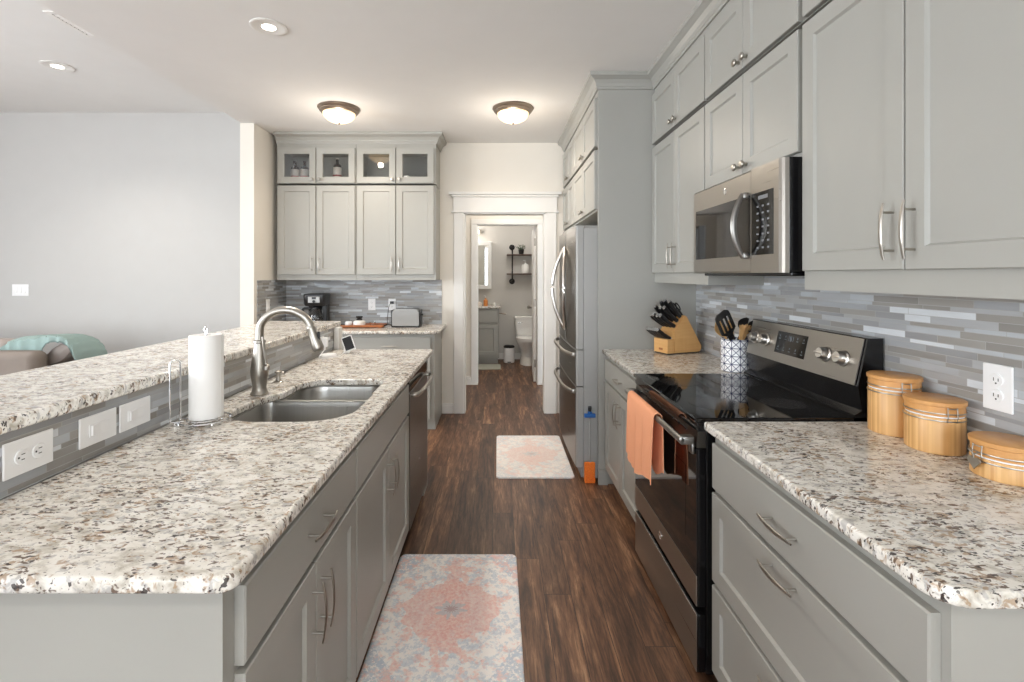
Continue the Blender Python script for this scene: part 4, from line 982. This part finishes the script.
t = thing('serving_tray', 'long reddish wooden serving tray on the back granite counter', 'tray', (-1.29, 4.66, .9142))
bm = B(); box(bm, -.20, .20, -.09, .09, .006, .018, .004)
for s in (-1, 1): box(bm, s*.17-.012, s*.17+.012, -.08, .08, 0, .0058); box(bm, -.2, .2, s*.085-.005, s*.085+.005, .0182, .028, .002)
to_obj('tray_board', bm, 'traywood', t)
bm = B()
for s in (-1, 1): tube(bm, smoothpath([(s*.199, -.04, .018), (s*.225, -.03, .024), (s*.225, .03, .024), (s*.199, .04, .018)], 4), .005, 8)
to_obj('tray_handle', bm, 'iron', t, smooth=True)
t = thing('sugar_dish', 'white lidded dish with a black top standing on the wooden tray', 'dish', (-1.335, 4.66, .9327))
bm = B(); lathe(bm, [(0, 0), (.050, 0), (.058, .004), (.058, .035), (.050, .043), (.036, .048), (0, .048)], n=28); to_obj('bowl', bm, 'porcelain', t, smooth=True)
bm = B(); lathe(bm, [(0, .0485), (.030, .0485), (.026, .06), (.020, .066), (.030, .074), (.032, .088), (0, .09)], n=24); to_obj('lid', bm, 'black', t, smooth=True)
bm = B(); lathe(bm, [(0, 0), (.030, 0), (.032, .003), (.032, .032), (.028, .036), (0, .036)], n=24); o = to_obj('cream_jar', bm, 'plate', smooth=True); o.location = (-1.435, 4.65, .9327); tag(o, 'small white jar at the coffee-maker end of the wooden tray', 'jar')
bm = B(); lathe(bm, [(0, 0), (.022, 0), (.028, .025), (.029, .032), (.026, .032), (.020, .004), (0, .004)], n=24); o = to_obj('glass_cup', bm, 'glass', smooth=True); o.location = (-1.205, 4.65, .9327); tag(o, 'small clear glass cup at the toaster end of the wooden tray', 'cup')

t = thing('toaster', 'stainless two-slice toaster with a black base on the back counter', 'toaster', (-.885, 4.70, .9142))
bm = B(); P = rrect(-.128, .128, .016, .178, [.012, .012, .045, .045]); prism(bm, P, -.075, .075, 'y'); to_obj('shell', bm, 'steel_dull', t, smooth=True)
bm = B(); box(bm, -.135, .135, -.078, .078, 0, .0155, .004); 
for s in (-1, 1):
    Pq = rrect(-.0, .012, .016, .172, [0, .0, .0, .0]); box(bm, s*.1285, s*.139, -.072, .072, .0157, .166, .004)
to_obj('end_caps', bm, 'black', t)
bm = B(); 
for y in (-.03, .03): box(bm, -.10, .10, y-.013, y+.013, .1782, .1792)
to_obj('slots', bm, 'black', t)
bm = B(); box(bm, .1395, .158, -.014, .014, .11, .125, .003); to_obj('lever', bm, 'black', t)
bm = B(); box(bm, -1.100, -1.062, 4.918, 4.944, 1.122, 1.148, .004); tube(bm, smoothpath([(-1.083, 4.92, 1.13), (-1.10, 4.90, 1.11), (-1.108, 4.88, 1.04), (-1.112, 4.86, .96), (-1.10, 4.84, .924), (-1.07, 4.80, .921), (-1.025, 4.775, .925)], 6), .003, 8)
o = to_obj('power_cord', bm, 'black', smooth=True, loc=(-1.1, 4.87, .92)); tag(o, 'black toaster cord plugged into the white outlet on the back tile', 'cord')

# bottles in the glass cabinet
def liquor(name, label, x, h, m1, m2):
    t = thing(name, label, 'bottle', (x, 4.82, 2.3132), 0, None)
    bm = B(); lathe(bm, [(0, 0), (.038, 0), (.040, .004), (.040, h*.64), (.033, h*.74), (.014, h*.80), (.013, h*.93), (.015, h*.94), (.015, h*.95), (0, h*.95)], n=24); to_obj('glass_body', bm, m1, t, smooth=True)
    bm = B(); lathe(bm, [(.0403, h*.05), (.0412, h*.05), (.0412, h*.64), (.0403, h*.64)], n=24); to_obj('label_wrap', bm, 'cream', t, smooth=True)
    bm = B(); lathe(bm, [(.0413, h*.30), (.0418, h*.30), (.0418, h*.36), (.0413, h*.36)], n=24); to_obj('label_band', bm, 'redlabel', t, smooth=True)
    bm = B(); lathe(bm, [(0, h*.951), (.016, h*.951), (.016, h), (0, h)], n=16); to_obj('cap', bm, m2, t, smooth=True)
bd = mat('dark_bottle', (46, 28, 26), .12)
liquor('liquor_bottle', 'bottle with a pale label in the glass cabinet, nearest the wall end', -2.02, .235, bd, 'black')
liquor('liquor_bottle', 'bottle with a pale label in the glass cabinet, second from the wall end', -1.925, .235, bd, 'black')
liquor('liquor_bottle', 'bottle with a white cap standing alone behind its own glass door', -1.600, .265, bd, 'cream')

# ------------------------------------------------------------------ rugs
for nm, lab, (x0, x1, y0, y1), fade in (('kitchen_mat', 'faded pink and blue medallion rug on the floor in front of the near cabinets', (-.487, .092, 1.63, 2.436), .12), ('kitchen_mat', 'paler pink medallion rug on the floor in front of the refrigerator', (-.012, .535, 3.362, 4.235), .52)):
    cx, cy = (x0+x1)/2, (y0+y1)/2; bm = B(); R = lambda i, z: [(p[0]-cx, p[1]-cy, z) for p in rrect(x0+i, x1-i, y0+i, y1-i, .028-i)]
    loops(bm, [R(0, 0), R(0, .008), R(.004, .012)]); o = to_obj(nm, bm, rug_mat('medallion_rug', fade)); o.location = (cx, cy, .0008); tag(o, lab, 'rug', None)

# ------------------------------------------------------------------ ceiling lights
def flush(label, x, y):
    t = thing('ceiling_light', label, 'ceiling light', (x, y, CZ))
    bm = B(); lathe(bm, [(0, -.0005), (.165, -.0005), (.168, -.006), (.160, -.016), (.150, -.022), (.152, -.030), (.140, -.042), (.128, -.046), (.128, -.040), (0, -.038)], n=40); to_obj('pan', bm, 'bronze', t, smooth=True)
    bm = B(); pr = [(.127, -.0385)]+[(.127*math.cos(a), -.0465-.072*math.sin(a)) for a in [k*PI/2/10 for k in range(11)]]; lathe(bm, [(0, -.0385)]+pr, n=40); to_obj('glass_bowl', bm, 'lampglass', t, smooth=True)
    bm = B(); lathe(bm, [(0, -.1195), (.010, -.1195), (.008, -.126), (.006, -.132), (.004, -.136), (0, -.137)], n=16); to_obj('finial', bm, 'bronze', t, smooth=True)
    l = bpy.data.lights.new('bulb_light', 'SPOT'); l.energy = 20; l.spot_size = math.radians(172); l.spot_blend = 1; l.color = (1, .87, .72); l.shadow_soft_size = .03
    lo = bpy.data.objects.new('bulb_light', l); COL.objects.link(lo); lo.location = (x, y, CZ-.145)
    l2 = bpy.data.lights.new('bulb_glow', 'POINT'); l2.energy = 4; l2.color = (1, .89, .76); l2.shadow_soft_size = .03
    lo = bpy.data.objects.new('bulb_glow', l2); COL.objects.link(lo); lo.location = (x, y, CZ-.36)
flush('domed alabaster glass ceiling light closest to the glass-door cabinets', -1.29, 3.93)
flush('domed alabaster glass ceiling light in front of the white doorway', .122, 3.93)
def can(label, x, y, z, r=.095):
    t = thing('recessed_light', label, 'downlight', (x, y, z))
    bm = B(); lathe(bm, [(r*.78, -.0005), (r*1.0, -.0005), (r*1.0, -.004), (r*.9, -.007), (r*.78, -.004)], n=36); to_obj('trim_ring', bm, 'white', t, smooth=True)
    bm = B(); lathe(bm, [(0, -.0006), (r*.77, -.0006), (r*.77, -.0035), (0, -.0045)], n=36); to_obj('lens', bm, 'bulb', t, smooth=True)
    l = bpy.data.lights.new('downlight_light', 'SPOT'); l.energy = 45; l.spot_size = 2.3; l.spot_blend = .8; l.color = (1, .93, .84); l.shadow_soft_size = .06
    lo = bpy.data.objects.new('downlight_light', l); COL.objects.link(lo); lo.location = (x, y, z-.02)
can('round recessed ceiling light in the kitchen ceiling above the sink', -1.25, 2.64, CZ)
can('round recessed ceiling light in the higher living-room ceiling', -3.54, 3.89, LZ, .11)
can('recessed ceiling light near the window over the near end of the kitchen', -.2, -.6, CZ)
# air vent partly behind the ceiling step
t = thing('ceiling_vent', 'white ceiling air vent at the edge of the living-room ceiling', 'vent', (-2.77, 3.24, LZ))
bm = B(); 
x0, x1, y0, y1 = -.12, .10, -.17, .17
for a in ((x0, x1, y0, y0+.03), (x0, x1, y1-.03, y1), (x0, x0+.03, y0+.03, y1-.03), (x1-.03, x1, y0+.03, y1-.03)): box(bm, a[0], a[1], a[2], a[3], -.008, -.0005, .002)
to_obj('frame', bm, 'white', t)
for k in range(9):
    bm = B(); y = y0+.045+k*.031; prism(bm, [(y, -.001), (y+.02, -.008), (y+.021, -.007), (y+.001, -.0005)], x0+.03, x1-.03, 'x'); to_obj('louvre', bm, 'white', t)

# ------------------------------------------------------------------ sofa
def softbox(bm, x0, x1, y0, y1, z0, z1, r, seg=4): box(bm, x0, x1, y0, y1, z0, z1, r, seg)
t = thing('sofa', 'taupe sofa seen over the raised bar against the living-room wall', 'sofa', (-4.6, 4.3, 0))
bm = B(); softbox(bm, -5.7, -3.54, 3.72, 4.62, .12, .45, .05); to_obj('seat_base', bm, 'sofa', t, True, smooth=True)
bm = B(); softbox(bm, -5.7, -3.56, 3.70, 3.86, .40, .825, .06); to_obj('backrest', bm, 'sofa', t, True, smooth=True)
for k in range(2):
    bm = B(); softbox(bm, -5.6+k*.83, -4.78+k*.83, 3.87, 4.07, .46, .895, .075); to_obj('back_cushion', bm, 'sofa2', t, True, smooth=True)
for k in range(2):
    bm = B(); softbox(bm, -5.52+k*.87, -4.66+k*.87, 4.08, 4.60, .451, .56, .04); to_obj('seat_cushion', bm, 'sofa2', t, True, smooth=True)
for (a, b) in ((-5.94, -5.705), (-3.53, -3.30)):
    bm = B(); softbox(bm, a, b, 3.88, 4.66, .12, .60, .08); to_obj('armrest', bm, 'sofa', t, True, smooth=True)
for x in (-5.6, -3.6):
    for y in (3.8, 4.52): bm = B(); lathe(bm, [(0, .0005), (.02, .0005), (.028, .1195), (0, .1195)], (x, y, 0), 12); to_obj('leg', bm, 'black', t, True)
# long pillow leaning on the arm
bm = B(); rings = []
for i in range(13):
    u = -1+i/6; rr = max(.02, (1-u**8))**.5; rings.append([(.150*rr*math.cos(2*PI*k/28), u*.13, .066*rr*math.sin(2*PI*k/28)) for k in range(28)])
loops(bm, rings); bmesh.ops.transform(bm, matrix=Matrix.Rotation(math.radians(-36), 4, 'Y'), verts=bm.verts)
o = to_obj('throw_pillow', bm, 'sofa2', smooth=True); o.location = (-3.575, 4.04, .775); tag(o, 'light taupe oval pillow propped on the sofa arm under the teal throw', 'pillow')
# teal throw: thick sheet over cushion and pillow, one side hanging at the end of the backrest
bm = B(); prof = [(-4.00, .80), (-3.96, .86), (-3.90, .90), (-3.82, .915), (-3.72, .92), (-3.62, .925), (-3.54, .928), (-3.47, .915), (-3.42, .87), (-3.385, .80), (-3.37, .70), (-3.365, .64)]
P3 = smoothpath([(x, 0, z) for x, z in prof], 5); rings = []
for j, y in enumerate([3.868, 3.869, 3.870, 3.874, 3.90, 3.94, 3.98, 4.03, 4.08, 4.14, 4.20]):
    top = []; bot = []
    for i, p in enumerate(P3):
        w = 1/(1+math.exp((p.x+3.66)/.02))                   # left of the pillow the front edge hangs down
        zz = p.z-[.26, .17, .08, .02, .004, 0, 0, .004, .012, .03, .06][j]*(w if j < 4 else 1)-(.012*(3-min(j, 3))*(1-w))
        zz += .006*math.sin(i*1.35+j*.4)+.004*math.sin(i*2.7+j)
        yy = y+.006*math.sin(i*1.1)*(j < 4)
        top.append((p.x+.004*math.sin(j*1.7), yy-.006*(j < 4), zz)); bot.append((p.x-.006+.004*math.sin(j*1.7), yy+.004, zz-.011))
    rings.append(top+bot[::-1])
loops(bm, rings); o = to_obj('throw_blanket', bm, 'teal', smooth=True, loc=(-3.85, 4.0, .9)); tag(o, 'pale teal throw blanket draped over the sofa', 'blanket')

# ------------------------------------------------------------------ bathroom
t = thing('bathroom_vanity', 'grey bathroom vanity with a stone top seen through the far doorway', 'vanity', (-.42, 7.65, 0))
bm = B(); box(bm, -.86, .018, 7.67, 8.133, .10, .885); box(bm, -.85, .0, 7.73, 8.13, .0005, .0995); to_obj('body', bm, 'cab', t, True)
for (x0, x1) in ((-.44, -.01), (-.85, -.46)):
    fo = to_obj('door', shaker_bm(x1-x0, .48), 'cab', t); fo.location = ((x0+x1)/2+.42, -.002, .15)
    fo = to_obj('drawer_front', shaker_bm(x1-x0, .20, flat=True), 'cab', t); fo.location = ((x0+x1)/2+.42, -.002, .66)
bm = slab(rrect(-.87, .045, 7.63, 8.133, .01), [], .886, .916, .006); to_obj('stone_top', bm, 'granite', t, True)
bm = B(); tube(bm, [(.019, 7.77, .80), (.07, 7.77, .80), (.07, 7.75, .795), (.13, 7.74, .79)], .009, 8); o = to_obj('towel_bar', bm, 'bronze', smooth=True, loc=(.02, 7.77, .80)); tag(o, 'short bronze towel arm on the side of the bathroom vanity', 'towel bar')
for (x, h, r, m, lab, nm) in ((-.20, .13, .035, 'amber', 'amber soap bottle on the bathroom vanity', 'soap_bottle'), (-.30, .07, .04, 'cream', 'small pale cup on the bathroom vanity beside the amber bottle', 'cup'), (-.06, .06, .03, 'porcelain', 'small white jar at the edge of the bathroom vanity', 'jar')):
    t = thing(nm, lab, nm.split('_')[-1], (x, 7.83, .9165)); bm = B(); lathe(bm, [(0, 0), (r*.9, 0), (r, .004), (r, h*.7), (r*.4, h*.85), (r*.35, h), (0, h)], n=20); to_obj('vessel', bm, m, t, smooth=True)
    if h > .1:
        bm = B(); tube(bm, [(0, 0, h+.0005), (0, 0, h+.03), (-.03, 0, h+.03)], .005, 8); to_obj('pump', bm, 'plate', t, smooth=True)
t = thing('medicine_cabinet', 'white framed mirror cabinet on the bathroom wall above the vanity', 'mirror', (-.36, 8.08, 1.58))
bm = B(); box(bm, -.60, -.110, 8.035, 8.149, 1.187, 1.968, .003); to_obj('case', bm, 'white', t, True)
fo = to_obj('frame', shaker_bm(.490, .781, .06, glass=True), 'white', t); fo.location = (.005, -.066, -.393)
bm = B(); box(bm, -.54, -.170, 8.020, 8.024, 1.247, 1.908); to_obj('mirror', bm, 'mirror', fo, True)
t = thing('vanity_light', 'bathroom light bar glowing above the mirror cabinet', 'wall light', (-.55, 8.10, 2.15))
bm = B(); box(bm, -.30, .30, .0, .049, -.03, .03, .005); to_obj('mount', bm, 'nickel', t)
for k in range(3):
    bm = B(); lathe(bm, [(0, -.09), (.04, -.085), (.045, -.03), (.025, 0), (0, 0)], ((k-1)*.2, -.05, .03), 18); to_obj('lamp_shade', bm, emit('vanity_glass', (255, 240, 220), 1.5) if k == 0 else bpy.data.materials['vanity_glass'], t, smooth=True)
l = bpy.data.lights.new('vanity_bulbs', 'POINT'); l.energy = 4; l.color = (1, .95, .88); l.shadow_soft_size = .1
lo = bpy.data.objects.new('vanity_bulbs', l); COL.objects.link(lo); lo.location = (-.45, 7.9, 2.15)
# pipe shelf
t = thing('pipe_shelf', 'black iron pipe shelf with two dark wood boards on the bathroom wall', 'shelf', (.45, 8.05, 1.6))
for z in (1.755, 1.438): bm = B(); box(bm, .145, .78, 7.93, 8.135, z-.018, z+.004, .002); to_obj('board', bm, 'shelfwood', t, True)
for x in (.235, .70):
    bm = B(); tube(bm, [(x, 8.135, 1.88), (x, 7.92, 1.88)], .013, 10); tube(bm, [(x, 7.92, 1.88), (x, 7.92, 1.31), (x, 8.135, 1.31)], .013, 10)
    for z in (1.88, 1.31): lathe(bm, [(0, 0), (.048, 0), (.048, .008), (.024, .012), (.024, .03), (0, .03)], (x, 8.149, z), 20, '-y'); lathe(bm, [(0, -.022), (.020, -.015), (.022, 0), (.020, .015), (0, .022)], (x, 7.92, z), 14)
    to_obj('pipe_bracket', bm, 'iron', t, True, smooth=True)
t = thing('potted_plant', 'small green plant in a black pot on the upper bathroom shelf', 'plant', (.385, 8.03, 1.7595))
bm = B(); lathe(bm, [(0, 0), (.035, 0), (.048, .08), (.045, .08), (0, .07)], n=20); to_obj('pot', bm, 'iron', t, smooth=True)
bm = B()
for i in range(46):
    a = random.uniform(0, 2*PI); rr = random.uniform(.02, .10); z = .085+random.uniform(0, .07); c = Vector((rr*math.cos(a), rr*math.sin(a)*.7, z)); s = .018
    u = Vector((random.uniform(-1, 1), random.uniform(-1, 1), random.uniform(-.4, .6))).normalized()*s; w = u.cross(Vector((random.random(), random.random(), 1))).normalized()*s*.5
    v4 = [bm.verts.new(c+u), bm.verts.new(c+w), bm.verts.new(c-u), bm.verts.new(c-w)]; bm.faces.new(v4); tube(bm, [(0, 0, .07), tuple(c*.6+Vector((0, 0, .03))), tuple(c)], .0015, 4)
to_obj('leaves', bm, 'leaf', t)
t = thing('soap_jug', 'white pump bottle on the lower bathroom shelf', 'bottle', (.45, 8.03, 1.4425))
bm = B(); lathe(bm, [(0, 0), (.055, 0), (.062, .006), (.062, .13), (.05, .15), (.015, .16), (.014, .175), (0, .175)], n=24); to_obj('bottle_body', bm, 'porcelain', t, smooth=True)
bm = B(); tube(bm, [(0, 0, .1755), (0, 0, .215), (-.035, 0, .215)], .006, 8); to_obj('pump', bm, 'plate', t, smooth=True)
# toilet
t = thing('toilet', 'white two-piece toilet against the bathroom wall', 'toilet', (.47, 7.75, 0))
bm = B(); R = lambda s, z, w0=.19: [(p[0]*s, p[1], z) for p in rrect(-w0, w0, .165, .365, .03)]
loops(bm, [R(.86, .40), R(.90, .42), R(1.0, .68), R(1.0, .70)]); to_obj('tank', bm, 'porcelain', t, smooth=True)
bm = B(); loops(bm, [[(p[0], p[1], z) for p in rrect(-.2+i, .2-i, .155+i, .375-i, .03)] for i, z in ((0, .7005), (0, .728), (.008, .735))]); to_obj('tank_lid', bm, 'porcelain', t, smooth=True)
def oval(a, b, cy, z, n=32): return [(a*math.cos(2*PI*i/n), cy+b*math.sin(2*PI*i/n), z) for i in range(n)]
bm = B(); loops(bm, [oval(.125, .26, .03, .0006), oval(.12, .25, .03, .03), oval(.10, .20, .06, .12), oval(.105, .20, .04, .22), oval(.165, .25, -.03, .33), oval(.185, .27, -.06, .385), oval(.185, .27, -.06, .395)]); 
box(bm, -.14, .14, .12, .36, .30, .395, .02); to_obj('bowl', bm, 'porcelain', t, smooth=True)
bm = B(); loops(bm, [oval(.188, .272, -.06, .396), oval(.19, .275, -.06, .405), oval(.188, .272, -.06, .432), oval(.17, .255, -.06, .438)]); to_obj('seat_lid', bm, 'porcelain', t, smooth=True)
bm = B(); lathe(bm, [(0, 0), (.01, 0), (.01, .012), (0, .014)], (-.13, .163, .64), 12, '-y'); box(bm, -.13, -.07, .142, .148, .634, .646, .002); to_obj('flush_lever', bm, 'chrome', t, smooth=True)
t = thing('trash_bin', 'small white step bin with a dark lid between vanity and toilet', 'bin', (.18, 7.86, .0006))
bm = B(); lathe(bm, [(0, .0), (.085, 0), (.088, .01), (.088, .24), (0, .24)], n=28); to_obj('can', bm, 'plate', t, smooth=True)
bm = B(); lathe(bm, [(0, .2405), (.09, .2405), (.09, .26), (.07, .275), (0, .28)], n=28); to_obj('lid', bm, 'iron', t, smooth=True)
bm = B(); box(bm, -.03, .03, -.115, -.086, .012, .022, .003); to_obj('pedal', bm, 'black', t)
bm = B(); loops(bm, [[(p[0], p[1], z) for p in rrect(-.43+i, .24-i, -.20+i, .20-i, .03)] for i, z in ((0, 0), (0, .01), (.005, .014))]); o = to_obj('bath_mat', bm, 'bathrug', smooth=False); o.location = (-.20, 7.42, .0006); tag(o, 'pale bath mat on the floor before the bathroom vanity', 'rug')
bm = B(); tube(bm, [(.50, 8.149, .87), (.50, 8.09, .87), (.62, 8.09, .87)], .011, 8); o = to_obj('towel_hook', bm, 'iron', smooth=True, loc=(.5, 8.11, .87)); tag(o, 'dark iron hook on the bathroom wall over the toilet tank', 'hook')
# hall and bathroom lights
for (x, y, e, c) in ((.1, 5.6, 8, (1, .91, .80)), (.35, 7.1, 9, (1, .98, .94))):
    t = thing('recessed_light', 'round recessed light in the ceiling of the %s' % ('hall behind the doorway' if y < 6 else 'bathroom'), 'downlight', (x, y, 2.6))
    bm = B(); lathe(bm, [(.07, -.0005), (.09, -.0005), (.09, -.004), (.07, -.004)], n=28); to_obj('trim_ring', bm, 'white', t, smooth=True)
    bm = B(); lathe(bm, [(0, -.0006), (.069, -.0006), (.069, -.003), (0, -.0035)], n=28); to_obj('lens', bm, 'bulb', t, smooth=True)
    l = bpy.data.lights.new('hall_light', 'POINT'); l.energy = e; l.color = c; l.shadow_soft_size = .15
    lo = bpy.data.objects.new('hall_light', l); COL.objects.link(lo); lo.location = (x, y, 2.4)
